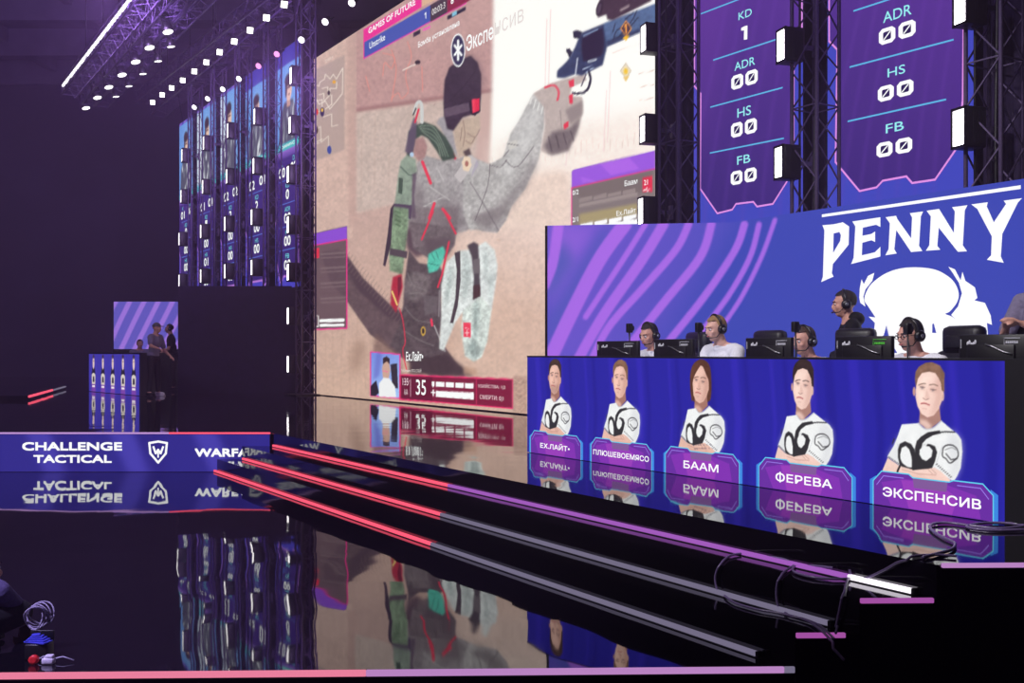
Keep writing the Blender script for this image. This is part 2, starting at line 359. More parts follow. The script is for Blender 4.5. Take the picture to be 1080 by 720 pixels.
# --- light strips at the foot of the stairs and along the stage front
E_RED = emit('strip_red', (255, 88, 116), 1.25); E_PUR = emit('strip_purple', (176, 100, 205), 0.85); E_WHT = emit('strip_white', (250, 240, 255), 1.6)
E_GREY = emit('strip_dim', (128, 120, 148), 0.8); E_PINK = emit('strip_pink', (236, 128, 160), 1.0); E_LIL = emit('strip_lilac', (186, 132, 196), 1.0); E_MAG = emit('strip_magenta', (170, 84, 170), 0.9)
def strip(label, q, z, segs):
    P = qplane(q-.026); r = empty('led_strip', P.W(P.px(segs[0][0], 0)[0], z), P.rz); k0 = P.px(segs[0][0], 0)[0]
    tag(r, label, 'light strip', 'light strips along the stage stairs')
    for (xa, xb, m) in segs:
        a, b = P.px(xa, 0)[0]-k0, P.px(xb, 0)[0]-k0
        MB().rbox(a, -.013, .004, b, .013, .030, .006).build('tube', m, r)
    e = P.px(segs[-1][1], 0)[0]-k0; MB().box(e, -.016, .002, e+.02, .016, .033).build('end_cap', M_BLACK, r)
    MB().box(0, -.02, 0.0, e, .02, .005).build('channel', M_BLACK, r)
strip('top stair light strip, red turning purple then bright white', QT, -1/6, [(288, 473, E_RED), (473, 895, E_PUR), (895, 963, E_WHT)])
strip('middle stair light strip, red then dim grey', Q1, -1/3, [(256, 465, E_RED), (465, 875, E_GREY)])
strip('lowest stair light strip, red then dim grey, on the lower floor', Q2, -0.5, [(224, 455, E_RED), (455, 799, E_GREY)])
def edge(label, X0, X1, z, segs, t=.024):
    y = yf(X0)-.012; r = empty('edge_light', (X0, y, z-t), math.atan(.026)); tag(r, label, 'edge light', 'light strips along the stage front')
    for a, b, m in segs: MB().rbox(a*(X1-X0), -.010, 0, b*(X1-X0), .010, t, .004).build('tube', m, r)
    MB().box(0, .010, -.01, X1-X0, .013, t-.003).build('channel', M_BLACK, r)
x1, x2, x3 = fx(Q2)[0], fx(Q1)[0], fx(QT)[0]
edge('long pink to lilac edge light along the lower stage front', -9, x1, -0.5+.012, [(0, .80, E_PINK), (.80, .995, E_LIL), (.995, 1, E_GREY)], .03)
edge('short magenta edge light on the lower stair end', x1+.004, x2-.07, -1/3+.008, [(0, 1, E_MAG)])
edge('short magenta edge light on the upper stair end', x2+.004, x3-.02, -1/6+.008, [(0, 1, E_MAG)])
edge('lilac edge light on the upper stage front beside the cables', x3+.02, 8.0, .010, [(0, 1, E_LIL)], .022)
e = empty('edge_light', (-14, YB-.02, -.012)); tag(e, 'thin pale to red light line on top of the fascia screen', 'edge light')
MB().rbox(0, -.012, 0, 9.6, .008, .022, .004).build('tube', emit('strip_pale', (196, 150, 220), 1.0), e); MB().rbox(9.6, -.012, 0, 10.9, .008, .022, .004).build('tube', E_RED, e)
e = empty('edge_light', (-10.45, 22.57, .05), math.atan2(29.2-22.57, -12.5+10.45)); tag(e, 'distant red light line on the far left riser', 'edge light')
MB().rbox(0, -.02, 0, 4.0, .02, .05, .006).build('tube', E_RED, e); MB().rbox(4.0, -.02, 0, 6.9, .02, .04, .006).build('tube', E_GREY, e)
# --- dark end wall of the other team
P_OT = Plane((-8.62, 27.0), (1, 0.0))
struct(MB().box(-8.52, 26.6, 0, -5.12, 26.85, 2.72).build('wall_partition', M_DARK), 'dark cloth partition behind the far left team', 'partition')
# ------------------------------------------------------------------ LED screens
def settle(r, P, k, z):
    r.location = P.W(k, z); r.rotation_euler = (0, 0, P.rz)
    for ch in r.children: ch.location = (-k, 0, -z)
WHITE = (252, 250, 255)
def stripes(c, rows, col, a, soft):
    for pts, w_ in rows: c.line(pts, w_, col, a, soft, True)
# ---- 1. the main video wall -------------------------------------------------
def main_canvas():
    c = Canvas(322, -150, 700, 445, 1.7, (206, 172, 166))
    c.n1 = .5*vnoise(c.h, c.w, 16)+.9*vnoise(c.h, c.w, 5)+.8*vnoise(c.h, c.w, 2.4)
    Z3 = lambda p: [(x/2.842+320, y/2.842) for x, y in p]
    Z4 = lambda p: [(x/5.143+400, y/5.143+90) for x, y in p]
    Z5 = lambda p: [(x/6+540, y/6) for x, y in p]
    Z6 = lambda p: [(x/4+390, y/4+220) for x, y in p]
    Z2 = lambda p: [(x/3.273+320, y/3.273+230) for x, y in p]
    ZM = lambda p: [(x/6+330, y/6) for x, y in p]
    # ground and backdrop of the game picture
    c.grad([(322,-150),(530,-150),(530,445),(322,445)], (206,172,168), (198,164,156), (322,60), (420,330), n=.06)
    c.grad([(470,210),(700,150),(700,445),(470,445)], (234,208,202), (212,178,164), (560,215), (540,330), soft=5, n=.07)
    c.grad([(330,235),(480,200),(480,445),(330,445)], (198,164,158), (208,172,156), (360,240), (420,420), soft=4, n=.07)
    c.poly([(331,40),(372,20),(372,250),(331,270)], (210,176,168), n=.09)                      # wooden post
    c.poly([(366,20),(376,20),(378,235),(368,240)], (196,160,154), .8, 1, n=.05)
    c.poly([(376,-60),(532,-100),(523,95),(376,117)], (190,148,148), n=.08)                     # pink wall panel
    c.poly([(376,-60),(532,-100),(530,30),(470,55),(376,60)], (198,158,156), .6, 12, n=.06)
    c.poly([(376,114),(522,93),(522,98),(376,119)], (156,112,114), .8, 1)
    c.poly([(376,119),(522,98),(518,190),(376,225)], (202,178,172), soft=1, n=.09)
    c.poly([(508,100),(523,98),(516,185),(500,188)], (202,166,162), .8, 1)
    for x, y, h in [(382,122,90),(396,120,80),(411,150,60),(424,190,40)]: c.line([(x,y),(x-1,y+h)], .7, (190,160,150), .5)
    c.poly([(523,-150),(700,-150),(700,160),(640,168),(585,185),(516,205),(519,100)], (255,251,250), soft=1.5)   # white sky and wall
    c.poly([(519,150),(600,130),(700,112),(700,178),(600,205),(515,232)], (246,228,222), .8, 10, n=.05)
    c.poly([(518,190),(590,178),(602,184),(602,236),(575,240),(500,242)], (232,206,196), .9, 5, n=.07)
    for x0, y0, y1 in [(577,20,130),(581,10,118),(644,75,150),(640,95,160),(600,135,175)]: c.line([(x0,y0),(x0-3,y1)], 1.1, (238,210,212), .8, .5)
    c.line([(646,56),(674,46)], .8, (236,214,210), .8); c.line([(674,78),(690,74)], .9, (226,206,200)); c.line([(674,92),(690,89)], .9, (226,206,200)); c.line([(675,106),(690,103)], .9, (226,206,200))
    for i in range(26):
        x = 520+i*6.2; y = 178-i*1.1+random.uniform(-3,3); c.line([(x,y),(x+random.uniform(-1,1),y-random.uniform(4,15))], .6, (205,178,168), .5)
    for i in range(14):                                                                       # plank joints, floor scratches
        x = 336+i*8; c.line([(x+random.uniform(-2,2),345+random.uniform(-30,20)),(x+random.uniform(-2,2),412)], .6, (186,150,134), .5)
    for i in range(9): c.line([(380+i*9,235+i*3),(350+i*11,275+i*6)], .8, (196,160,150), .45)
    for i in range(60):
        x, y = random.uniform(470,575), random.uniform(250,385); c.ell((x,y),(random.uniform(.6,2.4),.6),(196,158,140),.4,.3)
    # red chalk scribbles on the panel
    for pts in ([(404,56),(416,60),(413,72),(406,66),(404,80)],[(413,52),(418,72),(415,95),(413,107)],[(430,44),(434,60),(428,78),(431,95)],[(413,104),(420,98),(424,104),(431,97)],[(445,70),(446,96)],[(386,80),(390,96)]):
        c.line(pts, 1.0, (232,140,128), .75, .3, True)
    for i in range(26): c.line([(x:=random.uniform(380,470), y:=random.uniform(25,112)), (x+random.uniform(-3,3), y+random.uniform(-2,2))], .7, (150,104,104), .6)
    # tank track crossing the lower left
    tr = Z2([(60,120),(120,105),(150,128),(205,205),(300,300),(345,330),(420,380),(480,430),(560,545),(440,545),(330,475),(230,400),(150,285),(95,225)])
    c.poly(tr, (100,80,86), soft=.8, n=.16); c.poly(Z2([(150,130),(200,205),(300,300),(350,330),(350,370),(290,340),(190,250),(150,180)]), (78,60,70), .9, 1)
    for i in range(24):
        t = i/23; x = 366+t*66; y = 272+t*72; c.line([(x,y),(x-4.5,y+6)], .8, (128,104,104), .7)
        c.line([(x+3,y-6),(x-.5,y-1)], .8, (150,122,116), .6)
    c.poly(Z2([(250,395),(330,470),(345,545),(240,460)]), (120,92,88), .7, 2, n=.15); c.ell((377,375),(7,18),(150,118,104),.5,4,.2)
    c.poly([(432,372),(470,372),(500,396),(432,394)], (72,56,62), soft=1.5, n=.12)
    # left leg / coat, dark
    c.poly(Z2([(365,110),(400,155),(470,165),(490,200),(475,280),(482,340),(470,420),(490,465),(440,480),(340,470),(300,440),(330,370),(345,300),(350,220)]), (88,74,80), soft=.8, n=.24)
    c.poly(Z2([(380,180),(440,200),(430,260),(380,290),(350,270),(352,210)]), (116,104,108), .8, 1.5, n=.25)
    for p in ([(360,190),(380,230),(425,250)],[(365,260),(410,262),(425,300)],[(352,310),(390,350),(440,360)],[(350,390),(400,420),(450,440)]): c.line(Z2(p), 1.2, (140,128,132), .6, .5, True)
    c.poly(Z2([(415,265),(465,270),(460,325),(420,335)]), (104,92,98), n=.1); c.line(Z2([(470,250),(468,340)]), 1.4, (150,140,146), .8)
    c.ell((446.5,349),(2.6,5),(206,160,70)); c.ell((446.5,349),(1.4,3.2),(60,46,50)); c.line([(455,337),(456,343)], 2.4, (236,60,90))
    c.line(Z2([(452,370),(490,460)]), 1.2, (190,184,190), .8)
    # right leg, white camouflage
    c.poly(Z6([(325,225),(375,178),(430,172),(490,138),(528,175),(540,240),(535,300),(515,430),(470,375),(390,440),(362,480),(312,600),(293,590),(302,450),(302,320)]), (216,218,220), soft=.6, n=.16, sm=False)
    c.poly(Z6([(392,430),(470,368),(515,425),(497,560),(472,628),(440,645),(402,622),(388,525)]), (208,214,212), soft=.6, n=.22)
    for p, a in (([(330,260),(350,250),(345,330),(318,420)],.5),([(395,190),(425,230),(420,330),(395,390)],.35),([(440,400),(462,420),(455,540),(430,600)],.6),([(480,180),(500,220),(490,330)],.35),([(410,590),(440,560),(470,600),(440,640)],.55),([(505,280),(520,300),(505,400)],.4)):
        c.poly(Z6(p), (138,152,152), a, 1.6, n=.3, sm=True)
    c.poly(Z6([(358,185),(382,178),(384,300),(372,410),(352,485),(340,480),(362,380),(368,260)]), (74,62,70)); c.poly(Z6([(412,155),(440,140),(458,150),(462,220),(468,368),(435,386),(440,290),(430,200)]), (78,68,76), soft=.5)
    c.poly(Z6([(438,215),(464,210),(466,270),(440,275)]), (110,100,106)); c.poly(Z6([(438,325),(466,318),(467,368),(437,384)]), (76,50,54))
    c.poly([(488.8,339.5),(496.6,340.5),(496.8,356),(489,355)], (236,66,92)); c.line([(491,346),(494.6,346.6)], .9, (250,200,206)); c.line([(492.7,348),(492.9,353.4)], .9, (250,200,206)); c.line([(490.8,351),(495,351)], .9, (250,200,206))
    # torso
    c.poly(Z4([(205,420),(250,380),(345,408),(400,400),(440,395),(490,370),(545,410),(590,440),(640,500),(700,560),(720,640),(690,730),(640,800),(560,790),(510,770),(470,790),(425,800),(330,880),(240,840),(180,740),(170,650),(190,520)]), (164,156,160), soft=.7, n=.18)
    c.poly(Z6([(165,0),(330,-10),(375,0),(372,95),(330,140),(300,175),(225,190),(165,170),(150,110)]), (134,120,126), soft=1, n=.12)
    c.poly(Z4([(190,520),(240,560),(260,700),(250,800),(180,720),(172,640)]), (126,114,120), .7, 4, n=.1)
    c.poly(Z4([(330,600),(430,640),(470,760),(400,820),(320,760)]), (120,108,114), .7, 6, n=.1)
    c.poly(Z6([(150,90),(190,70),(230,150),(250,185),(195,205),(160,170)]), (86,66,76), .9, 2)
    c.poly([(432,234),(482,240),(480,258),(470,272),(452,272),(436,262)], (112,98,104), soft=.8, n=.2); c.poly([(446,252),(478,250),(470,272),(452,272)], (92,76,84), .8, 2)
    # the raised arm
    c.poly(Z3([(480,470),(530,480),(560,492),(600,470),(622,400),(650,355),(690,280),(725,310),(722,380),(712,450),(705,480),(665,565),(600,650),(552,684),(500,690),(480,640)]), (182,176,178), soft=.6, n=.18)
    c.poly(Z3([(640,380),(690,300),(715,330),(700,420),(640,500),(600,560),(590,500)]), (202,198,200), .7, 5, n=.08)
    c.poly(Z3([(705,480),(665,565),(600,650),(552,684),(520,690),(560,640),(640,560),(690,480)]), (128,118,122), .75, 4, n=.08)
    c.poly(Z6([(430,30),(520,0),(590,0),(545,45),(500,82),(450,66)]), (138,128,132), .9, 1.5, n=.1)
    for p in ([(500,545),(540,610),(585,690)],[(560,492),(552,560),(515,660)],[(600,470),(625,440),(640,420)],[(605,480),(640,500),(690,440)],[(560,495),(590,500),(610,480)]): c.line(Z3(p), .9, (104,94,100), .8, .2, True)
    for p in ([(380,560),(440,600)],[(360,620),(420,590)],[(400,500),(420,540)]): c.line(Z3(p), .8, (206,200,202), .8)
    c.poly(Z3([(612,430),(640,418),(646,436),(618,452)]), (206,200,198)); c.line(Z3([(612,430),(646,436)]), .8, (96,88,92))
    for i in range(4): c.line(Z3([(686+i*11,290+i*9),(680+i*11,312+i*10)]), 1.2, (232,228,228), .9); 
    c.poly(Z4([(488,370),(535,405),(442,530),(408,490)]), (196,186,190), soft=.3); c.poly(Z4([(505,470),(530,400),(540,430),(500,500)]), (176,166,182))
    for k in range(6):
        t = k*math.pi/3+.2; c.ell((492.4+2.6*math.cos(t), 172.6+5*math.sin(t)), (2.6,3.6), (232,206,184), 1, .2)
    c.ell((492.4,172.6),(2,3),(170,110,100))
    # red straps
    for p, w_ in (([(235,415),(280,530)],3.2),([(300,640),(272,720)],3.0),([(345,670),(385,720)],3.0),([(398,370),(412,396)],3.0)): c.line(Z4(p), w_, (230,64,88))
    for p in ([(268,12),(220,130)],[(315,10),(364,106)],[(335,140),(305,280)],[(305,280),(288,330)]): c.line(Z6(p), 2.0, (220,56,80))
    c.line(Z6([(240,15),(230,60)]), 1.2, (120,104,110))
    # neck, collar, face cloth, helmet and goggles
    c.poly(Z4([(330,175),(365,165),(400,250),(415,330),(430,390),(380,330),(335,230),(312,205)]), (160,152,160), soft=.4, n=.1)
    c.poly(Z4([(400,215),(440,190),(545,160),(552,230),(530,270),(520,300),(490,345),(480,385),(430,380),(415,320)]), (192,168,154), soft=.5, n=.06)
    for p in ([(455,190),(465,260),(455,330)],[(480,260),(520,280),(545,240)],[(470,300),(500,315),(520,280)],[(450,230),(440,300)]): c.line(Z4(p), 1.1, (150,122,112), .8, .3, True)
    c.poly(Z4([(455,360),(490,340),(500,375),(470,385)]), (60,46,54), .8, .6)
    c.poly(Z3([(420,300),(424,240),(438,202),(468,180),(502,167),(522,186),(533,222),(533,288),(528,338),(500,345),(478,352),(450,392),(432,386),(422,345)]), (60,46,62), soft=.5, n=.18)
    c.poly(Z3([(470,180),(502,168),(522,188),(532,222),(532,280),(500,230)]), (72,58,72), .6, 5, n=.1); c.line(Z3([(440,300),(480,260),(515,215)]), .8, (40,30,44), .7)
    c.poly(Z4([(352,125),(480,92),(500,90),(500,135),(430,155),(360,172)]), (96,78,96), n=.1); c.line(Z4([(352,125),(495,88)]), .7, (50,38,54))
    c.poly(Z4([(488,80),(545,66),(550,140),(520,165),(500,160),(486,110)]), (46,34,48)); c.poly(Z4([(503,76),(545,70),(545,135),(508,150)]), (226,44,76)); c.poly(Z4([(503,76),(520,74),(518,146),(508,150)]), (250,90,110), .6, .5)
    # striped hose, hook and bottle
    c.poly(Z4([(160,250),(200,215),(245,198),(305,220),(362,280),(402,350),(416,395),(345,412),(310,352),(265,288),(230,270),(205,290),(180,380),(150,390)]), (66,80,72), soft=.4, n=.12)
    for k in (0,1,2,3): c.line(Z4([(215+k*6,222-k*5+k*14),(285,232+k*22-10),(330-k*4,300+k*14-20),(375-k*14,385)]), .9, (152,164,150), .75, .2, True)
    c.poly(Z4([(180,380),(200,300),(205,200),(190,170),(160,260),(140,360)]), (96,80,104), .9, .5)
    c.line(Z4([(190,150),(205,100),(222,90),(232,120),(232,200)]), 3.4, (206,204,206), 1, .3, True); c.line(Z4([(195,200),(215,130)]), 2, (222,60,84)); c.line(Z4([(185,160),(200,125)]), 1.4, (60,60,60))
    c.poly(Z4([(198,290),(240,280),(262,330),(250,390),(215,412),(185,370)]), (168,128,128), soft=.6, n=.1); c.ell((434.5,163),(2.2,2.6),(180,200,230))
    c.poly(Z4([(118,410),(150,378),(198,400),(205,470),(185,520),(178,640),(170,730),(70,740),(85,640),(105,480)]), (140,152,140), soft=.5, n=.16)
    c.line(Z4([(115,440),(160,485),(195,490)]), .8, (60,80,70)); c.poly(Z4([(108,500),(130,505),(125,590),(104,585)]), (70,84,74)); c.poly(Z4([(80,640),(180,650),(172,725),(72,705)]), (84,66,90))
    c.poly(Z6([(95,-10),(165,0),(163,70),(150,180),(138,278),(85,262),(82,200),(86,120)]), (124,142,118), soft=.4, n=.3); c.poly(Z6([(86,165),(160,180),(156,210),(84,195)]), (84,70,80)); 
    for k in range(4): c.line(Z6([(110,10+k*18),(130,20+k*18)]), 1.1, (60,90,60), .8)
    c.poly(Z6([(102,-20),(95,60),(90,150),(66,244),(57,238),(76,110),(88,0)]), (66,52,66)); c.poly(Z4([(180,480),(205,470),(190,600),(200,720),(176,720)]), (92,74,92), .8, .5)
    c.poly(Z6([(98,288),(135,275),(140,330),(112,440),(88,402),(92,330)]), (176,46,66), soft=.4); c.line(Z6([(95,350),(116,405)]), 1.8, (236,206,120)); c.poly(Z6([(118,290),(134,285),(134,330),(120,380)]), (120,34,52))
    c.line(Z6([(125,420),(140,470),(150,560),(140,600),(156,680)]), 1.1, (232,50,76), .9, 0, True)
    # teal glove
    c.poly(Z6([(248,192),(275,175),(310,158),(320,182),(305,230),(285,262),(250,272),(244,240)]), (86,190,172), soft=.4, n=.1)
    for p in ([(262,190),(275,215)],[(280,180),(290,208)],[(250,230),(290,240)]): c.line(Z6(p), .8, (40,110,100), .8)
    # glove of the raised hand and the revolver
    c.poly(Z3([(690,280),(740,250),(790,235),(842,222),(850,240),(805,262),(800,288),(836,290),(840,330),(826,380),(795,450),(742,466),(712,452),(724,380),(722,322)]), (190,172,170), soft=.5, n=.07)
    c.poly(Z3([(745,395),(800,385),(830,350),(820,400),(795,452),(745,465),(720,440)]), (112,98,104), .9, 1.5, n=.1); c.poly(Z3([(785,330),(838,300),(836,345),(800,372)]), (146,130,132), .9, 1)
    for k in range(4): c.line(Z3([(735+k*22,410-k*6),(745+k*22,452-k*10)]), 1.0, (70,58,66), .8)
    c.line(Z3([(725,262),(752,256),(766,275),(762,300)]), 2.4, (224,84,104), 1, .3, True); c.poly(Z3([(795,242),(812,236),(812,258),(798,262)]), (226,60,84)); c.poly(Z3([(796,285),(808,280),(808,310),(798,312)]), (226,60,84))
    c.poly(Z3([(780,372),(796,362),(796,380),(782,388)]), (226,60,84)); c.line(Z3([(770,330),(778,420)]), .8, (130,112,116), .7)
    c.poly(Z5([(285,492),(287,450),(300,435),(345,392),(362,370),(400,300),(430,225),(445,205),(580,150),(620,200),(602,300),(575,412),(500,450),(440,480),(400,470),(330,495)]), (54,62,98), soft=.4, n=.18)
    c.poly(Z5([(445,235),(470,215),(575,178),(585,260),(578,335),(555,360),(452,392),(440,300)]), (42,32,58), soft=.4); c.poly(Z5([(450,222),(545,178),(548,190),(452,236)]), (120,134,170))
    c.poly(Z5([(480,388),(538,368),(538,378),(482,398)]), (210,210,220)); c.line(Z5([(415,370),(410,420),(402,470)]), 1.4, (196,196,214)); c.line(Z5([(450,440),(510,410)]), .9, (170,180,210)); c.line(Z5([(470,460),(520,425)]), .9, (170,180,210))
    c.poly(Z5([(580,148),(920,18),(920,165),(810,205),(602,296),(590,220)]), (84,104,146), soft=.4, n=.15); c.poly(Z5([(600,260),(810,180),(810,205),(602,296)]), (52,58,92), .9, .6)
    for p in ([(640,260),(660,200),(700,170)],[(650,240),(700,220),(730,160)],[(680,230),(760,130),(790,70)],[(720,120),(770,80)],[(740,180),(800,110)],[(640,200),(655,150)]): c.line(Z5(p), 1.3, (46,48,72), .85, .2, True)
    c.poly(Z5([(386,200),(412,190),(445,200),(430,245),(390,242)]), (46,42,66)); c.poly(Z5([(342,310),(365,305),(385,330),(365,368),(345,328)]), (46,42,66))
    c.line(Z5([(488,455),(498,500),(485,555),(460,582),(420,592),(388,588)]), 2.6, (44,40,62), 1, .2, True); c.line(Z5([(470,470),(440,545)]), 1.2, (60,54,74))
    c.poly(Z5([(535,62),(560,-10),(880,-60),(885,5),(640,128),(605,125),(598,92),(545,112)]), (70,50,66), soft=.4, n=.1); c.ell((632.6,9),(3.4,8.4),(52,36,52),1,.3,.25); c.ell((632.3,9),(1.8,5.6),(84,66,86),1,.3,.25)
    c.poly(Z5([(685,60),(745,28),(745,42),(685,74)]), (190,170,176), .9, .4)
    # markers
    for (x, y, cf, cb) in ((660.5,30.2,(70,50,70),(236,150,60)),(660.2,74.8,(238,222,200),(206,190,170))):
        c.poly([(x-6.2,y),(x,y-9),(x+6.2,y),(x,y+9)], cb); c.poly([(x-5,y),(x,y-7.4),(x+5,y),(x,y+7.4)], cf)
    c.ell((660.2,75.2),(2.2,3.4),(246,196,40),1,.4); c.poly([(656.6,39.6),(664.2,37.6),(660.6,43.4)], (250,190,40)); c.line([(660.4,26),(660.6,35)], 1.7, (250,160,70)); c.line([(658.6,28),(660.6,26)], 1.2, (250,160,70))
    c.poly([(657,81),(664,80),(660.4,86.5)], (236,196,110), .9)
    # mini map
    c.poly([(332,74),(363.5,58),(363.5,158),(332,170)], (176,152,150), .75, .4)
    mm = [[(3,530),(40,545),(45,520),(75,500),(80,470),(110,500),(130,470),(150,500),(190,430),(188,590),(150,640),(108,690),(80,640),(40,660),(15,610)],[(40,600),(70,590),(72,640),(110,600),(108,560),(150,560),(152,520)],[(20,640),(60,630),(58,700),(20,710)],[(60,560),(95,550),(98,610)],[(120,600),(120,660),(80,690)]]
    for p in mm: c.line(ZM(p), 1.0, (238,222,214), .85)
    for p in ([(3,830),(50,800),(52,900),(100,860),(100,960)],[(20,760),(20,900),(60,880)],[(70,740),(120,720),(120,800),(160,790)],[(10,910),(40,905)]): c.line(ZM(p), 1.0, (232,216,208), .8)
    c.ell((347,98),(1.4,2.6),(70,50,60)); c.ell((352.5,86.5),(1.8,1.8),(238,170,60)); c.ell((334,118),(1.8,3.4),(226,60,50)); c.ell((340,118),(2.2,5),(60,44,90)); c.ell((340,116),(1.2,2),(240,190,60)); c.ell((347.5,158),(2.2,4.4),(60,76,160)); c.ell((334,137),(1.6,4),(80,60,60))
    # left team overlay
    c.poly([(331,246),(366,238),(366,346),(331,348)], (96,74,84), .88); c.poly([(331,246.5),(366,238.6),(366,252),(331,258.5)], (140,78,212)); c.line([(331,258.8),(366,252.4),(366,346),(331,347.5)], 1.3, (236,50,140))
    c.poly([(331.5,262),(337,261),(337,272),(331.5,272.5)], (220,50,76))
    for i, y in enumerate((268,283,299,315)): c.line([(339,y),(364,y-1.6)], 2.2, (128,106,112), .8); c.line([(339,y+4),(364,y+2.6)], 1.6, (128,106,112), .7)
    c.line([(338.5,338.2),(362,337.4)], 3.4, WHITE); c.line([(338.5,343),(362,342.6)], 2.8, WHITE); c.line([(333,333),(336,333),(336,344),(333,344),(333,333)], .9, WHITE)
    # right team overlay
    ZR = lambda p: [(x/8+590, y/8+150) for x, y in p]
    c.poly(ZR([(105,245),(125,232),(810,66),(810,760),(105,760)]), (132,118,120)); c.poly(ZR([(105,245),(125,232),(800,68),(810,80),(810,225),(105,382)]), (154,90,222)); c.poly(ZR([(350,190),(590,130),(680,225),(440,280)]), (178,104,232), .8); c.poly(ZR([(180,290),(330,330),(200,345)]), (176,104,232), .7)
    c.line(ZR([(105,760),(105,384),(810,226)]), 1.1, (238,60,150)); c.poly(ZR([(105,384),(800,228),(700,420),(170,470)]), (112,96,96), .5, 2)
    for i in range(4): c.poly(ZR([(170+i*122,478-i*22),(278+i*122,448-i*20),(278+i*122,482-i*20),(170+i*122,508-i*22)]), (150,134,134))
    c.poly(ZR([(170,520),(660,420),(660,455),(170,552)]), (156,140,140)); c.poly(ZR([(170,605),(660,515),(660,620),(170,700)]), (176,158,112), .8, 1)
    for i in range(4): c.poly(ZR([(175+i*122,690-i*22),(282+i*122,668-i*22),(282+i*122,705-i*22),(175+i*122,735-i*22)]), WHITE)
    c.poly(ZR([(170,725),(660,650),(660,760),(170,760)]), WHITE); c.poly(ZR([(702,300),(785,282),(785,420),(702,420)]), (222,52,80)); c.line(ZR([(712,406),(728,402),(738,385),(745,415),(758,398),(775,400)]), .9, (250,220,226))
    # bottom caption: player camera, score panel
    c.grad([(391,371),(422,373.5),(422,420),(391,417)], (120,140,226), (166,196,250), (391,371), (422,420)); c.line([(391,371),(422,373.5),(422,420),(391,417),(391,371)], 1.3, (236,60,150))
    c.poly([(397,372),(403,373),(400,396),(394,400)], (104,110,200), .7, 1); c.poly([(412,384),(419,383),(420,410),(414,408)], (52,46,60)); c.poly([(403,388),(406,378),(410,379),(412,390),(410,400),(404,398)], (206,164,150), soft=.3)
    c.poly([(404,384),(404,377.5),(408,375.6),(411,378),(411,384),(408,381)], (58,42,44)); c.poly([(400,404),(405,398),(411,399),(417,408),(418,419),(400,418)], (240,238,244)); c.poly([(391,407),(397,401),(400,414),(396,417.6),(391,417)], (40,36,50)); c.line([(404,391),(409,392)], 1.2, (236,120,160))
    c.poly([(422,395),(541,399.8),(541,430),(422,421)], (128,30,60)); c.poly([(424,396.5),(456,398),(456,423),(424,420.8)], (104,26,52)); c.line([(422,395),(541,399.8),(541,430.4),(422,421),(422,395)], 1.4, (232,50,110)); c.line([(502.6,398),(502.6,427.5)], .9, (206,50,96))
    for i in range(4): c.poly([(460+i*10.2,402.6+i*.35),(469+i*10.2,402.9+i*.35),(469+i*10.2,408+i*.45),(460+i*10.2,407.6+i*.45)], WHITE)
    c.poly([(460,411.8),(500,414),(500,421),(460,418.2)], WHITE); c.poly([(455.6,402),(458.6,402.2),(458.6,406),(457,408.6),(455.6,406)], WHITE); c.line([(455.4,413.6),(459,413.8)], 1.3, WHITE); c.line([(457.2,411),(457.2,417)], 1.3, WHITE)
    c.poly([(541,396),(556,398),(556,437),(541,434)], (176,140,128), .8, 1, n=.2); 
    for i in range(6): c.line([(543,400+i*6),(548,404+i*6),(553,399+i*6)], 1, (206,176,160), .7)
    c.poly([(489,386),(503,389),(503,396),(489,394)], (190,150,130), .8, 1)
    c.line([(426,402),(432,402)], .9, WHITE, .8); c.line([(433.2,400),(433.2,418)], .8, (220,190,200))
    # score bar at the top
    c.poly([(383.8,31),(445,-4.5),(445,7.5),(383.8,45)], (236,54,152)); c.poly([(383.8,45),(454,5.5),(454,23),(383.8,61.5)], (70,86,176)); c.line([(383.8,61.8),(454,23.2),(492,3.4)], 1.0, (236,54,170)); c.line([(384,31),(384,62)], .9, (236,54,152))
    c.poly([(454,5.5),(472,-5),(472,13.4),(454,23)], (72,56,70)); c.poly([(472,-5),(520,-32),(520,-13),(472,13.4)], (140,36,70)); c.poly([(445,-4.5),(470,-19),(470,-6),(445,7.5)], (220,176,150))
    c.poly([(436,34.6),(443.4,31),(443.4,35.4),(436,39.2)], (50,40,60)); c.poly([(472,17),(491.5,6.5),(491.5,11),(472,21)], (44,38,60)); c.poly([(477,13.5),(482,11),(482,15.5),(477,18)], (130,190,220))
    c.poly([(446,31),(454,27),(454,29.5),(446,33)], (240,90,190))
    # medic badge over the helmet
    c.ell((483.3,53),(7.6,17.6),WHITE,1,.2); c.ell((483.3,53),(6.6,16),(52,48,84)); 
    for k in range(3):
        t = k*math.pi/3+math.pi/2; c.line([(483.3-4.1*math.cos(t),53-10*math.sin(t)),(483.3+4.1*math.cos(t),53+10*math.sin(t))], 2.3, WHITE)
    c.line([(440,66),(441.5,65.5)], 4.4, (60,46,56)); c.line([(425,74),(438,68)], 1.3, (240,225,220), .9)
    return c
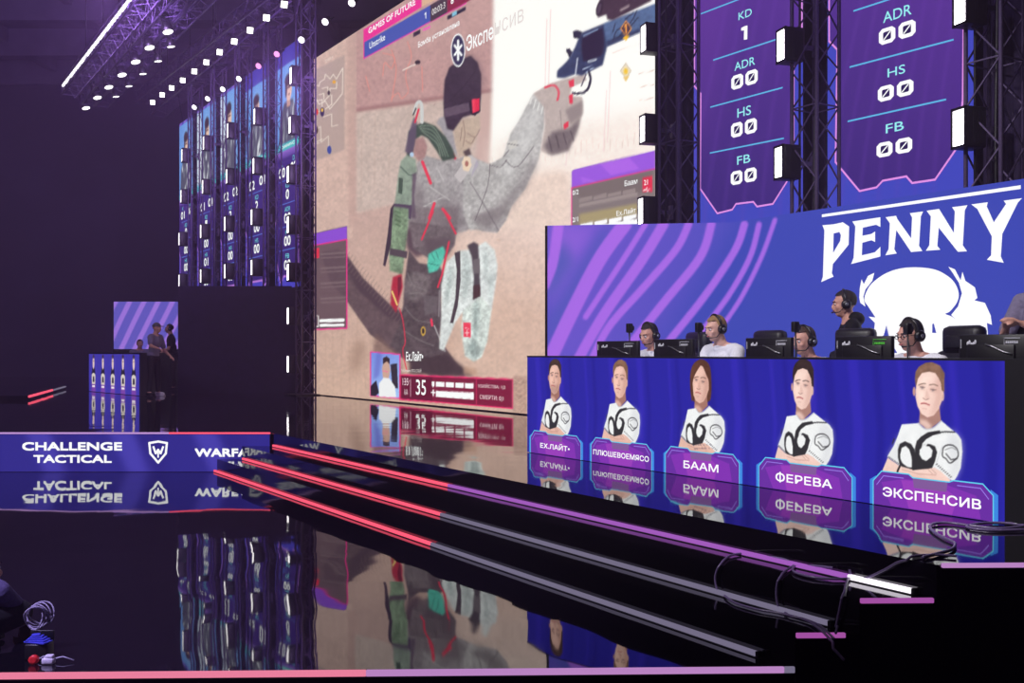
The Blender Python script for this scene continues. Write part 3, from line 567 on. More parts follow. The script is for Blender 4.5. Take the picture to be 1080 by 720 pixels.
def build_main():
    P = WALL; k0, k1 = P.S(331.3), P.S(691); zt = P.px(331.3, 62.5)[1]
    r = empty('video_wall'); tag(r, 'huge video wall showing an aiming game soldier with a revolver', 'video wall')
    slab('housing', k0-.03, k1+.03, .005, zt+.03, 0, .35, M_BLACK, r)
    c = main_canvas()
    def fn(A, B):
        X = P.p[0]+A*P.d[0]; Y = P.p[1]+A*P.d[1]; return c.at(540+F*X/Y, HZ-F*(B-EYE)/Y)
    picture('picture', k0, k1, .02, zt, .022, fn, M_SCREEN, r)
    v = Vec(P); b = .03
    v.ptext('GAMES OF FUTURE', 389, 438.5, 30, 36, WHITE, b); v.ptext('Unstrike', 390, 406.5, 45, 52, WHITE, .01); v.poly([(448,15.2),(449.3,13),(449.9,12.7),(449.9,19.4),(449.2,19.8),(449.2,14.8),(448.1,16)], WHITE); v.ptext('00:03:3', 456, 470, 10, 16.5, (226,216,222), .01); v.ptext('6', 476, 479, -2, 5, WHITE, .02)
    v.ptext('Бомба установлена', 441.5, 485, 44.5, 52.2, WHITE, .012); v.ptext('Экспе', 492.5, 521, 38, 55, WHITE, .012); v.ptext('нсив', 522.5, 553, 24, 38, (226,216,216), .0)
    v.ptext('Баам', 659.5, 673, 190.6, 196.6, WHITE, .01); v.ptext('21', 680, 684, 190, 195.5, WHITE, .01); v.ptext('0/2', 604.7, 611, 201, 206, WHITE, .01); v.ptext('Ех.Лайт', 651, 671.5, 222.4, 227.8, WHITE, .01); v.ptext('2/1', 604.7, 610.5, 229.5, 234.5, WHITE, .01)
    v.ptext('Ех.Лайт•', 429, 447, 370.5, 380.5, WHITE, .02); v.ptext('Противник ВТБ СЛОЙ', 424, 445, 388, 392.5, (236,220,220), .0)
    v.ptext('35', 439.5, 450, 400, 416, WHITE, .01); v.ptext('135', 425.5, 431.5, 398.5, 406, (236,210,220), .0); v.ptext('ААА', 427, 431, 410, 416, (236,210,220), .0)
    v.ptext('УБИЙСТВА: 1|2', 505, 534, 404, 409.4, (244,214,224), .0); v.ptext('СМЕРТИ: 0|1', 507, 532, 416, 421.8, (244,214,224), .0); v.ptext('ТОЧКА A', 343.5, 352, 63.5, 67, (236,222,216), .0)
    v.build('caption', M_SCREEN, r)
    settle(r, P, (k0+k1)/2, 0)
build_main()
# ---- 2. statistic banners of the far team -----------------------------------
def banner(i, xa, xb, kind, label):
    P = WALL; k0, k1 = P.S(xa), P.S(xb); zt, zb = 8.90, 2.68; w_ = k1-k0
    r = empty('statistics_banner'); tag(r, label, 'LED banner', 'statistics banners of the far team')
    slab('housing', k0-.03, k1+.03, zb-.03, zt+.03, 0, .15, M_BLACK, r)
    for kk in (k0+.3, k1-.3): MB().tube([(kk, .05, zt), (kk, -.15, 9.98)], .015, 6).build('hanger', M_BLACK, r)
    zi = P.px(317, 58)[1]; zc1 = P.px(317, 143)[1]; zc0 = P.px(317, 150.5)[1]; zp = P.px(317, 159)[1]
    if i < 3: zi = zi+.35
    c = Canvas(0, zb, 1, zt, 60, (60, 42, 122)); c.k = 60; rr = random.Random(i+3)
    def U(p): return [(a, b) for a, b in p]
    cw = Canvas(0, 0, w_, zt-zb, 42, (58, 40, 116)); H = zt-zb; q = lambda z: z-zb
    cw.poly([(0,q(zi)),(w_,q(zi)),(w_,H),(0,H)], (66,58,170))
    if i < 3:
        for j in range(4): cw.line([(-.3+j*.55,q(zi)-.4),(.35+j*.55,H+.1)], .22, (136,96,206), .8, .04)
    cw.poly([(0,q(zc1)),(w_,q(zc1)),(w_,q(zi)),(0,q(zi))], (104,150,226)); cw.poly([(.3*w_,q(zc1)),(.9*w_,q(zc1)),(.6*w_,q(zi)),(.4*w_,q(zi))], (146,190,240), .5, .2)
    b0 = q(zc1); hgt = q(zi)-b0; cx = w_*(.48+.06*math.sin(i*2.1))
    if kind == 1: cw.poly([(0,b0),(w_*.35,b0),(w_*.2,b0+hgt),(0,b0+hgt)], (226,228,240), .9, .05); cw.poly([(.1,b0),(w_*.5,b0),(w_*.4,b0+hgt*.45),(.15,b0+hgt*.4)], (206,206,220), .8, .05)
    cw.poly([(cx-.72,b0),(cx-.62,b0+hgt*.35),(cx-.3,b0+hgt*.52),(cx+.3,b0+hgt*.52),(cx+.55,b0+hgt*.38),(cx+.7,b0)], (84,82,104), 1, .02)
    for j in range(13):
        x, y = cx+rr.uniform(-.55,.45), b0+rr.uniform(.02,.42)*hgt; cw.poly([(x,y),(x+rr.uniform(.05,.3),y+rr.uniform(.1,.4)),(x+rr.uniform(0,.2),y-rr.uniform(.05,.3))], (226,226,236) if j % 3 else (130,132,150), .9, .015)
    cw.poly([(cx-.12,b0+hgt*.45),(cx+.14,b0+hgt*.45),(cx+.13,b0+hgt*.62),(cx-.11,b0+hgt*.62)], (196,150,136)); cw.ell((cx+.02,b0+hgt*.67),(.23,hgt*.15),(228,188,172),1,.01); cw.ell((cx-.02,b0+hgt*.79),(.25,hgt*.075),(62,46,50),1,.02); cw.ell((cx-.17,b0+hgt*.68),(.06,hgt*.1),(52,38,44),1,.02); cw.line([(cx-.08,b0+hgt*.69),(cx+.13,b0+hgt*.69)], .035, (90,60,60)); cw.line([(cx-.02,b0+hgt*.6),(cx+.09,b0+hgt*.6)], .03, (150,80,80))
    if kind == 2: cw.poly([(.05,b0+.2),(.2,b0+hgt*.3),(.28,b0+hgt*.85),(.14,b0+hgt*.9),(.05,b0+hgt*.5)], (60,52,84), .9, .03); cw.poly([(w_-.3,b0+.2),(w_-.22,b0+hgt*.7),(w_-.1,b0+hgt*.6),(w_-.05,b0)], (60,52,84), .9, .03)
    cw.poly([(0,q(zc0)),(w_,q(zc0)),(w_,q(zc1)),(0,q(zc1))], (72,186,196)); cw.poly([(0,q(zc0)),(w_*.4,q(zc0)),(.0,q(zc1))], (90,150,214), .7, .1); cw.grad([(0,q(zp)),(w_,q(zp)),(w_,q(zc0)),(0,q(zc0))], (150,106,204), (92,66,160), (0,q(zc0)), (0,q(zp)))
    cw.grad([(0,0),(w_,0),(w_,q(zp)),(0,q(zp))], (52,34,108), (66,44,128), (0,0), (w_,2.5))
    cw.poly([(0,0),(w_,0),(w_,.75),(w_-.14,.62),(w_-.3,.16),(w_-.5,.2),(w_-.58,.3),(.62,.3),(.55,.2),(.36,.16),(.14,.7),(.14,1.6),(0,1.75)], (70,64,186)); cw.line([(0,1.78),(.14,1.62),(.14,.72),(.36,.18),(.55,.22),(.62,.32),(w_-.58,.32),(w_-.5,.22),(w_-.3,.18),(w_-.14,.64),(w_-.14,1.7)], .04, (196,126,226))
    picture('picture', k0, k1, zb, zt, .028, lambda A, B: cw.at(A-k0, B-zb), M_SCREEN, r)
    v = Vec(P); cxk = (k0+k1)/2; cy = (110, 206, 226); zz = lambda y: P.px(304, y)[1]
    def row(t, val, y, dk=0.0):
        z = zz(y); v.text(t, cxk+dk-.07*len(t), cxk+dk+.07*len(t), z+.17, z+.29, cy, .008); v.text(val, cxk+dk-.12*len(val), cxk+dk+.12*len(val), z-.13, z+.13, WHITE, .03)
    vals = [('01','00','0','00','00','00'),('01','01','1','00','01','00'),('02','02','2','00','00','00'),('02','01','2','00','00','00'),('00','02','0','00','00','00')][i]
    row('K', vals[0], 180, -.42); row('D', vals[1], 178, .46); row('KD', vals[2], 204.5); row('ADR', vals[3], 229.5); row('HS', vals[4], 253.6); row('FB', vals[5], 279)
    for y in (189.5, 214, 238.5, 263): z = zz(y); v.stroke([(k0+.35, z), (k1-.35, z)], .025, (84,110,200), False)
    v.text(['ВОЛК','СОБР','АТЛАС','СЕВЕР','СИРИУС'][i], k0+.5, k1-.4, zc0+.05, zc1-.05, WHITE, .02)
    v.build('lettering', M_SCREEN, r); settle(r, P, cxk, zb-.03)
# ordered from the far end towards the video wall
for i, (xa, xb, kd, lb) in enumerate([(189.3,204,0,'farthest of the five team banners, last one on the left'),(208,228.2,1,'banner with a white haired backdrop, second from the far end'),(232.7,254.6,1,'middle one of the five hanging team banners'),(259,284,2,'banner with dark figures behind the player, fourth from the far end'),(290.6,317.3,0,'tall team banner right beside the huge video wall')]): banner(i, xa, xb, kd, lb)
# ---- 3. statistic panels of the near team -----------------------------------
def square_zero(v, k0, k1, z0, z1):
    w_, h = k1-k0, z1-z0; e = .26; rc = lambda a, b, c_, d, r_: [(a+r_,b),(c_-r_,b),(c_,b+r_*.8),(c_,d-r_*.8),(c_-r_,d),(a+r_,d),(a,d-r_*.8),(a,b+r_*.8)]
    v.poly(rc(k0,z0,k1,z1,w_*.2), WHITE, px=False); v.poly(rc(k0+w_*e,z0+h*.24,k1-w_*e,z1-h*.24,w_*.06), (44,30,84), px=False); v.stroke([(k0+w_*(e+.06),z0+h*.3),(k1-w_*(e+.06),z1-h*.3)], w_*.07, WHITE, False)
def stat_panel(label, xa, xb, border, texts, lines_, seed, upper):
    P = WALL; k0, k1 = P.S(xa), P.S(xb); zb, zt = P.px(860, 222.2)[1], 8.9
    r = empty('statistics_display'); tag(r, label, 'LED panel', 'statistics panels of the near team')
    slab('housing', k0-.03, k1+.03, zb-.03, zt+.03, 0, .15, M_BLACK, r)
    c = Canvas(700, -360, 1060, 260, 1.0, (64,70,184)); ext = [(border[0][0]-.2, -330)]+border+[(border[-1][0]+.3, -330)]
    c.grad(ext, (58,38,116), (92,52,150), (border[0][0], 230), (border[-1][0]-20, -60))
    if seed: c.poly([(xa,-40),(xa+45,-40),(xa+12,150),(xa,170)], (120,64,170), .35, 14)
    for j in range(7): c.line([(xa-10+j*20,240),(xa+10+j*18,120),(xa+50+j*16,-60)], 4, (112,66,176), .16, 3, True)
    def fn(A, B):
        X = P.p[0]+A*P.d[0]; Y = P.p[1]+A*P.d[1]; return c.at(540+F*X/Y, HZ-F*(B-EYE)/Y)
    picture('picture', k0, k1, zb, zt, .025, fn, M_SCREEN, r)
    v = Vec(P); v.stroke(ext, .022, (222,140,226)); v.build('border_line', M_SCREEN, r); cy = (150, 232, 240)
    for p in lines_: v = Vec(P, -.009); v.stroke(p, .018, (92,176,226)); v.build('divider_line', M_SCREEN, r)
    v = Vec(P, -.01)
    for t in texts:
        s_, xl, xr, y0, y1 = t
        if s_ == '00':
            a, zl = P.px(xl, y1); zh = P.px(xl, y0)[1]; b = P.S(xr); m_ = (a+b)/2; square_zero(v, a, m_-.02, zl, zh); square_zero(v, m_+.02, b, zl, zh)
        elif s_ == '1': v.poly([(xl-1.6,y0+2.2),(xl+2,y0+.3),(xr,y0-.4),(xr-.2,y1-.3),(xl+1.2,y1+.4),(xl+1.4,y0+4.6),(xl-1.6,y0+5.2)], WHITE)
        else: v.ptext(s_, xl, xr, y0, y1, cy, .006)
    v.build('lettering', M_SCREEN, r)
    vh = MB()
    settle(r, P, (k0+k1)/2, zb-.03)
stat_panel('purple statistics panel nearer the video wall, KD reading 1', 732, 847, [(733,0),(733,91),(739.7,99),(739,199),(757,225),(772.8,221),(776.7,215),(795,212.8),(798.9,217.8),(815.6,215),(831,190.6),(837.5,180),(837.7,70),(846.3,62),(846.3,0)],
    [('KD',779.5,793.5,13.7,21.6),('1',784,789,27.4,41.8),('ADR',775.3,797,66.5,75),('00',772,800,80.9,95.6),('HS',778.6,793,114.7,124.5),('00',772,799.3,131,146),('FB',778.6,792.5,165.3,174),('00',772,799.3,181.6,195.8)],
    [[(740,14.6),(781,-1)],[(753,63.4),(822,40.8)],[(750,113),(825.7,92.5)],[(749.5,161.4),(827,145.9)]], 1, None)
stat_panel('blue edged statistics panel at the right, between two trusses', 873, 1027, [(875,0),(875,43.6),(883.6,52.5),(881.7,171),(907,201.5),(925,197.6),(931.5,190.6),(956.4,186),(962.6,193),(986.7,189.4),(1010,155.6),(1016,105),(1017,11.7),(1023.7,7),(1026,0)],
    [('ADR',932,962,13.6,24.6),('00',927.6,966.5,32,48.6),('HS',937,955.6,72.7,82),('00',926.8,964.5,92.6,108.4),('FB',935.4,954.4,131.5,141),('00',925.7,963.4,151.7,167)],
    [[(901,11.7),(940,-1)],[(897,70.8),(1006,42)],[(895,128),(998,105)]], 0, None)
# ---- 4. the near team's backdrop screen (straight wing, then angled wall) ----
P_PEN = qplane(9.8); P_WING = Plane((0.395, 12.07), (2.47-0.395, 11.76-12.07))
def penny():
    c = Canvas(570, 150, 1090, 390, 2.0, (62,72,176)); Z = lambda p: [(x/2.077+560, y/2.077+180) for x, y in p]
    c.grad([(570,150),(825,150),(690,390),(570,390)], (116,86,204), (66,74,178), (590,240), (800,330), soft=14)
    c.poly(Z([(38,121),(150,121),(60,260),(38,300)]), (150,100,216), .6, 8)
    c.poly(Z([(38,190),(70,150),(95,200),(38,290)]), (68,86,172), .7, 6); c.poly(Z([(150,130),(180,122),(80,330),(40,400),(38,320)]), (66,84,172), .55, 6)
    S_ = [([(250,118),(205,190),(120,320)],6),([(60,122),(48,200),(30,250)],11),([(205,118),(150,195),(90,310),(45,405)],15),([(290,118),(240,200),(160,315),(105,410)],11),([(345,118),(318,172),(250,252),(172,340),(135,410)],8),([(395,118),(370,190),(290,290),(195,410)],9),([(468,118),(452,165),(415,225),(365,295),(280,400)],8),([(500,118),(482,185),(445,255),(395,325),(345,385)],6),([(535,108),(505,190),(460,280),(415,345)],5)]
    for p, w_ in S_: c.line(Z(p), w_, (172,106,230), .9, 2.2, True)
    def fnP(P): return lambda A, B: c.at(540+F*(P.p[0]+A*P.d[0])/(P.p[1]+A*P.d[1]), HZ-F*(B-EYE)/(P.p[1]+A*P.d[1]))
    zt = 2.5; r = empty('backdrop_screen'); tag(r, 'blue backdrop screen with white PENNY lettering behind the players', 'LED screen')
    ka, kb = P_PEN.S(772), P_PEN.S(1150)
    slab('housing', ka, kb, 0, zt, .0, .12, M_BLACK, r); picture('picture', ka, kb, .05, zt, .02, fnP(P_PEN), M_SCREEN, r)
    v = Vec(P_PEN); R = lambda p: [(x/3.79+860, y/3.79+190) for x, y in p]
    v.poly(R([(28,137),(823,20),(823,35),(28,148)]), WHITE); v.build('white_rule', M_SCREEN, r); v = Vec(P_PEN)
    v.poly(R([(30,180),(75,176),(112,168),(137,185),(135,258),(72,335),(68,372),(75,385),(25,407),(32,385),(38,200)]), WHITE, [R([(75,213),(98,207),(104,220),(101,243),(73,290)])])
    v.poly(R([(150,165),(262,148),(262,187),(245,178),(192,190),(190,222),(225,215),(241,205),(241,247),(226,240),(190,250),(188,300),(240,288),(262,266),(262,305),(145,335),(155,310),(162,185)]), WHITE)
    v.poly(R([(283,148),(325,142),(330,155),(385,232),(389,150),(380,132),(433,125),(424,145),(417,262),(430,283),(385,287),(326,200),(318,275),(328,293),(282,300),(295,275),(300,172)]), WHITE)
    v.poly(R([(447,122),(497,115),(556,210),(560,125),(549,108),(611,100),(600,120),(592,260),(609,284),(572,286),(496,190),(490,262),(502,278),(444,282),(458,260),(464,145)]), WHITE)
    v.poly(R([(626,97),(692,88),(688,105),(716,168),(765,95),(755,82),(829,72),(812,90),(750,215),(744,305),(756,330),(688,318),(705,300),(708,225),(650,115)]), WHITE)
    v.build('lettering', M_SCREEN, r); v = Vec(P_PEN)
    dome = [(210,500),(198,480),(204,450),(228,412),(280,374),(340,353),(410,348),(480,357),(530,382),(560,412),(575,452),(568,488),(540,524),(522,534),(548,545),(575,568),(600,612),(612,720),(300,720),(296,640),(286,580),(275,620),(232,640),(240,570),(215,545),(242,548)]
    v.poly(R(curve(dome[:16], 5)+dome[16:]), WHITE)
    v.poly(R([(534,346),(560,356),(583,400),(590,366),(602,402),(640,428),(650,470),(638,480),(680,490),(703,540),(708,578),(688,570),(693,625),(690,720),(622,720),(606,625),(588,585),(562,556),(545,538),(572,505),(588,452),(576,410),(552,372)]), WHITE)
    v.poly(R([(178,470),(180,430),(187,396),(196,415),(213,382),(238,370),(230,402),(203,436),(194,465),(202,505),(182,490)]), WHITE)
    v.poly(R([(288,575),(300,640),(330,690),(302,690)]), (62,72,176)); v.poly(R([(470,575),(476,572),(486,610),(470,610)]), (62,72,176))
    v.build('emblem', M_SCREEN, r); settle(r, P_PEN, (ka+kb)/2, 0)
    r = empty('backdrop_screen'); tag(r, 'striped purple wing of the backdrop screen beside the video wall', 'LED screen')
    ka, kb = P_WING.S(577.5), P_WING.S(773); slab('housing', ka-.03, kb-.02, 0, zt, .0, .12, M_BLACK, r); picture('picture', ka, kb, .05, zt, .02, fnP(P_WING), M_SCREEN, r); settle(r, P_WING, (ka+kb)/2, 0)
penny()
# ---- 5. the team counter with five portraits --------------------------------
P_CTR = qplane(6.9)
S5 = P_CTR.S(981.7)
def portrait(c, k, hair, skin, lx=.76, rx=1.2, style='short', beard=0, tattoo=0, hs=1.0, fx=1.0, band=0):
    """one player with crossed arms in the team shirt, standing in the picture; k is his place along the counter"""
    def T(pts, head=False):
        out = []
        for x, y in pts:
            a, z = P_CTR.px(900+x/4.8, 370+y/4.8); a -= S5
            a = a*fx if head else a*(lx if a < 0 else rx)
            if head and z > .88: z = .88+(z-.88)*hs
            out.append((k+a, z))
        return out
    H = lambda pts: T(pts, True); sk = np.array(skin, float); dk = sk*np.array((.82,.72,.70)); lt = np.minimum(255, sk*1.09); hr = np.array(hair, float); sh = (238,238,240); ink = (52,50,54)
    if style == 'long': c.poly(H([(312,300),(300,240),(300,150),(322,90),(372,58),(420,62),(462,100),(474,180),(474,270),(458,318),(430,330),(345,330)]), hr*.9, 1, .0012, .18, True)
    c.poly(H([(338,290),(335,365),(380,402),(445,352),(437,285)]), dk*.86, 1, .0012); c.poly(H([(338,345),(336,366),(380,400),(400,380),(370,350)]), sk, .8, .01)
    # shirt
    body = [(330,365),(290,368),(246,372),(236,400),(225,432),(205,480),(172,535),(236,580),(236,625),(480,642),(508,662),(528,630),(545,590),(553,510),(548,450),(530,422),(500,398),(447,354),(405,392),(365,397)]
    c.poly(T(body), sh, 1, .0012, .03); c.poly(T([(500,398),(548,450),(553,510),(540,600),(508,662),(480,640),(500,560),(470,470)]), (216,216,222), .7, .02); c.poly(T([(236,420),(250,560),(236,620),(236,580),(175,535),(210,475)]), (218,218,224), .6, .02); c.poly(T([(330,520),(410,600),(420,640),(330,640)]), (206,206,212), .5, .03)
    c.line(T([(330,366),(362,394),(404,390),(446,355)]), .010, (204,202,208), .9, .003, True); c.line(T([(225,470),(240,540)]), .006, (196,196,204), .7, .004); c.line(T([(452,480),(420,570)]), .006, (206,206,212), .8, .006)
    # dark swirls of the shirt
    c.poly(T([(226,500),(236,470),(262,456),(294,470),(310,496),(318,540),(318,608),(296,608),(264,598),(236,578),(227,540)]), ink, 1, .0015); c.poly(T([(238,525),(246,490),(266,480),(284,498),(296,540),(297,590),(274,586),(250,568),(240,548)]), sh, 1, .0015)
    c.poly(T([(310,560),(313,490),(322,455),(345,432),(380,410),(438,402),(447,416),(402,428),(368,448),(352,468),(388,470),(414,482),(426,512),(414,560),(398,596),(335,610),(314,606)]), ink, 1, .0015)
    c.poly(T([(338,498),(358,480),(386,484),(402,504),(396,536),(370,556),(348,546),(336,522)]), sh, 1, .0015); c.poly(T([(352,464),(378,468),(366,490),(344,496)]), sh, .9, .0015)
    c.line(T([(440,412),(470,408),(512,412)]), .008, ink, .8, .002); 
    for j in range(6): c.line(T([(450+j*12,406),(456+j*12,414)]), .005, ink, .7)
    c.line(T([(455,492),(470,478),(500,476),(525,495),(532,530),(510,556),(488,566),(470,545),(452,530),(455,492)]), .009, ink, .85, .002, True); c.line(T([(470,520),(495,550),(525,545)]), .009, ink, .8); c.line(T([(465,500),(500,488),(520,500)]), .004, ink, .6)
    c.poly(T([(206,440),(212,445),(200,475),(196,468)]), ink, .9)
    for j in range(9): c.line(T([(178+j*7,538+j*5),(182+j*7,534+j*5)]), .006, ink, .8); c.line(T([(420+j*9,575+j*8),(426+j*9,572+j*8)]), .006, ink, .8)
    # crossed forearms
    c.poly(T([(175,540),(150,600),(148,650),(240,650),(300,660),(300,600),(236,582)]), sk*.98, 1, .0012, .04); c.poly(T([(236,590),(300,604),(380,596),(412,590),(440,606),(490,650),(500,690),(380,690),(236,660)]), sk, 1, .0012, .04)
    c.poly(T([(236,625),(330,640),(470,670),(500,690),(300,690),(200,660)]), dk, .55, .02); c.poly(T([(150,640),(170,590),(160,650)]), dk, .6, .015); c.line(T([(250,600),(330,622),(420,628)]), .008, dk, .6, .006); c.line(T([(380,600),(402,622)]), .005, dk*.85, .6, .003); c.line(T([(395,596),(420,620)]), .005, dk*.85, .6, .003)
    if band: c.line(T([(236,584),(226,604),(222,624)]), .014, (34,30,36), 1, .002)
    if tattoo:
        for j in range(22): x = 300+(j*37)%170; y = 600+(j*23)%46; c.line(T([(x,y),(x+8,y+6)]), .007, (96,84,104), .5)
    # head
    c.ell((H([(309,205)])[0]), (.010*fx,.030), dk, 1, .0012); c.ell((H([(453,228)])[0]), (.011*fx,.032), sk*.95, 1, .0012); c.ell((H([(452,230)])[0]), (.005*fx,.018), dk*.8, .8, .003)
    face = [(318,185),(318,130),(345,104),(385,94),(425,108),(452,150),(456,205),(448,255),(434,292),(408,326),(376,336),(346,318),(326,280),(316,230)]
    c.poly(H(face), sk, 1, .0012, .02); c.poly(H([(425,120),(452,150),(456,205),(448,255),(434,292),(408,326),(385,336),(405,290),(420,220),(415,160)]), dk, .5, .018); c.poly(H([(330,150),(370,130),(372,240),(345,280),(328,240)]), lt, .8, .015); c.poly(H([(350,120),(400,112),(410,150),(360,160)]), lt, .5, .015)
    c.poly(H([(335,165),(365,172),(366,200),(338,196)]), dk, .45, .010); c.poly(H([(384,180),(425,190),(424,212),(386,206)]), dk, .45, .010)
    if beard: c.poly(H([(322,250),(340,262),(360,256),(400,262),(440,255),(434,292),(408,328),(376,338),(346,320),(326,285)]), hr*1.5, .26, .012)
    if style == 'long': c.poly(H([(312,320),(304,240),(304,150),(322,92),(370,60),(418,62),(458,96),(472,180),(470,300),(452,310),(452,200),(430,150),(405,104),(390,92),(372,108),(340,150),(322,200),(326,290)]), hr, 1, .0012, .2, True)
    else: c.poly(H([(318,186),(312,140),(316,105),(332,80),(365,60),(400,56),(440,74),(463,112),(462,208),(448,200),(444,160),(432,136),(416,112),(385,104),(348,112),(328,140)]), hr, 1, .0012, .2); c.poly(H([(340,90),(380,68),(430,80),(440,100),(390,88)]), hr*1.25, .5, .008)
    c.line(H([(332,173),(350,165),(367,165)]), .007, hr*.8, .75, .003, True); c.line(H([(386,172),(408,169),(428,177)]), .007, hr*.8, .75, .003, True)
    c.ell(H([(350,186)])[0], (.013*fx,.006), (206,196,198), .7, .003); c.ell(H([(405,198)])[0], (.013*fx,.006), (206,196,198), .6, .003); c.ell(H([(350,186)])[0], (.006*fx,.006), (54,46,56), .9, .003); c.ell(H([(404,198)])[0], (.006*fx,.006), (54,46,56), .9, .003); c.line(H([(338,182),(362,184)]), .004, (80,56,56), .8); c.line(H([(392,194),(420,198)]), .004, (80,56,56), .8)
    c.poly(H([(366,190),(372,190),(388,236),(376,246),(356,238)]), dk, .35, .006); c.line(H([(368,190),(360,235)]), .006, lt, .8, .005); c.line(H([(354,238),(366,246),(382,242)]), .005, dk*.75, .8, .0015, True)
    c.line(H([(344,266),(362,264),(386,274)]), .010, (206,112,112), .85, .003, True); c.line(H([(344,265),(364,266),(387,272)]), .0035, (130,64,70), .8, .002, True); c.line(H([(352,290),(372,294)]), .006, dk, .5, .006)
PLAYERS = [('ЕХ.ЛАЙТ•', 586, (70,50,44), (226,180,166), dict(beard=1, hs=.97)), ('ПЛЮШЕВОЕМЯСО', 655, (128,94,74), (230,186,172), dict(hs=.97)), ('БААМ', 740, (96,60,46), (228,184,170), dict(style='long', tattoo=1, hs=1.05)), ('ФЕРЕВА', 848, (54,40,40), (240,204,194), dict(hs=1.2, fx=.92)), ('ЭКСПЕНСИВ', 981.7, (132,98,82), (244,208,198), dict(lx=1.0, rx=1.0, band=1))]
def counter():
    P = P_CTR; k0, k1 = P.S(556.3), P.S(1060); r = empty('team_counter'); tag(r, 'long team counter with five player portraits on its LED front', 'counter')
    M_TOP = mat('counter_black', (20, 18, 26), 0.5)
    slab('frame', k0-.01, k1+.75, 0, .985, .03, .14, M_TOP, r); slab('top_board', k0-.01, k1+.75, .985, 1.0, 0, .22, M_TOP, r); slab('side_panel', k1+.004, k1+.75, 0, .985, -.01, .03, M_TOP, r)
    slab('desk_top', k0+.1, k1+.6, .715, .75, .22, 1.0, M_TOP, r)
    for kk in (k0+.15, (k0+k1)/2, k1+.5): slab('desk_leg', kk, kk+.06, 0, .715, .82, .88, M_TOP, r)
    cen = [P.S(x) for _, x, *_ in PLAYERS]; cut = [k0]+[(a+b)/2 for a, b in zip(cen[:-1], cen[1:])]+[k1]
    c = Canvas(k0, 0, k1, 1.0, 230, (42,38,158))
    for j in range(28): x = k0+.2*j+.05*math.sin(j*3); c.line([(x,0),(x+.03,.5),(x-.02,1)], .06+.03*math.sin(j), (58,46,188) if j % 2 else (34,30,136), .5, .04)
    for (nm, x, hair, skin, kw), k in zip(PLAYERS, cen): portrait(c, k, hair, skin, **kw)
    for i in range(5):
        o = picture('led_panel', cut[i], cut[i+1], .004, .985, .0052, lambda A, B: c.at(A, B), M_SCREEN, r, -.002)
        v = Vec(P, -.006); k = cen[i]+.0; B_ = lambda pts: [(k+a, b) for a, b in pts]; hx = .445
        v.poly(B_([(-hx-.03,.005),(-hx-.03,.17),(-hx+.02,.20),(-hx+.02,.005)]), (62,132,222), px=False); v.poly(B_([(hx+.03,.005),(hx+.03,.17),(hx-.02,.20),(hx-.02,.005)]), (62,132,222), px=False)
        plate = [(-hx,.005),(-hx,.165),(-hx+.07,.235),(-.16,.235),(-.13,.215),(.14,.215),(.17,.228),(hx-.07,.228),(hx,.165),(hx,.005)]
        v.poly(B_(plate), (104,48,160), px=False); v.poly(B_([(-.30,.01),(-.38,.16),(-.2,.20),(.1,.20),(.33,.15),(.36,.01)]), (128,52,176), px=False); v.poly(B_([(-.16,.01),(-.22,.19),(.04,.205),(.2,.12),(.16,.01)]), (150,62,184), px=False)
        v.poly(B_([(-.12,.15),(-.13,.212),(.13,.212),(.12,.15)]), (128,88,152), px=False)
        v.stroke(B_(plate), .008, (96,200,236), False); v.stroke(B_([(-hx+.03,.14),(-hx+.085,.205),(-.2,.205)]), .006, (150,120,226), False); v.stroke(B_([(hx-.03,.14),(hx-.085,.20),(.2,.20)]), .006, (150,120,226), False)
        tw = {0:.26, 1:.41, 2:.21, 3:.27, 4:.365}[i]; zt = .068 if i != 1 else .075; v.text(PLAYERS[i][0].replace('Ф', 'О'), k-tw, k+tw, zt, zt+(.064 if i != 1 else .05), WHITE, .022)
        if i == 3: v.stroke([(k-tw+.047, zt-.002), (k-tw+.047, zt+.068)], .014, WHITE, False)
        v.build('name_plate', M_SCREEN, o)
    settle(r, P, (k0+k1)/2, 0)
counter()
# ---- 6. the fascia screen under the upper stage edge ------------------------
P_FAS = Plane((0, YB-.03), (1, 0))
def fascia():
    P = P_FAS; k0, k1 = -14.0, P.S(284.5); r = empty('fascia_screen'); tag(r, 'low blue fascia screen reading CHALLENGE TACTICAL on the stage step', 'LED screen')
    slab('housing', k0, k1, -.5, -.013, 0, .02, M_BLACK, r); c = Canvas(-260, 440, 300, 505, 1.6, (48,42,136))
    for x in range(-240, 300, 88): c.poly([(x,450),(x+26,450),(x+52,500),(x+24,500)], (84,74,190), .6, 4); c.poly([(x+30,450),(x+58,450),(x+66,500),(x+44,500)], (44,36,126), .6, 4)
    picture('picture', k0, k1, -.495, -.016, .02, lambda A, B: c.at(540+F*A/P.p[1], HZ-F*(B-EYE)/P.p[1]), M_SCREEN, r, -.003)
    v = Vec(P, -.006)
    v.ptext('CHALLENGE', 23.6, 129, 466, 475, WHITE, .05); v.ptext('TACTICAL', 35.5, 118, 479.5, 488, WHITE, .05); v.ptext('WARFACE', 205.5, 282, 472.6, 481.6, WHITE, .05); v.ptext('CHALLENGE', -96, -150+160, 466, 475, WHITE, .05) if False else None
    v.build('lettering', M_SCREEN, r); v = Vec(P, -.006)
    v.stroke([(157.6,467),(167,465.4),(176.2,467),(175,478),(167,487.6),(158.8,478),(157.6,467)], .028, WHITE); v.stroke([(162,471),(164.4,478),(167,474),(169.6,478),(172.2,471)], .026, WHITE); v.stroke([(167,474),(167,482)], .02, WHITE)
    v.build('emblem', M_SCREEN, r); settle(r, P, (k0+k1)/2, -.5)
fascia()
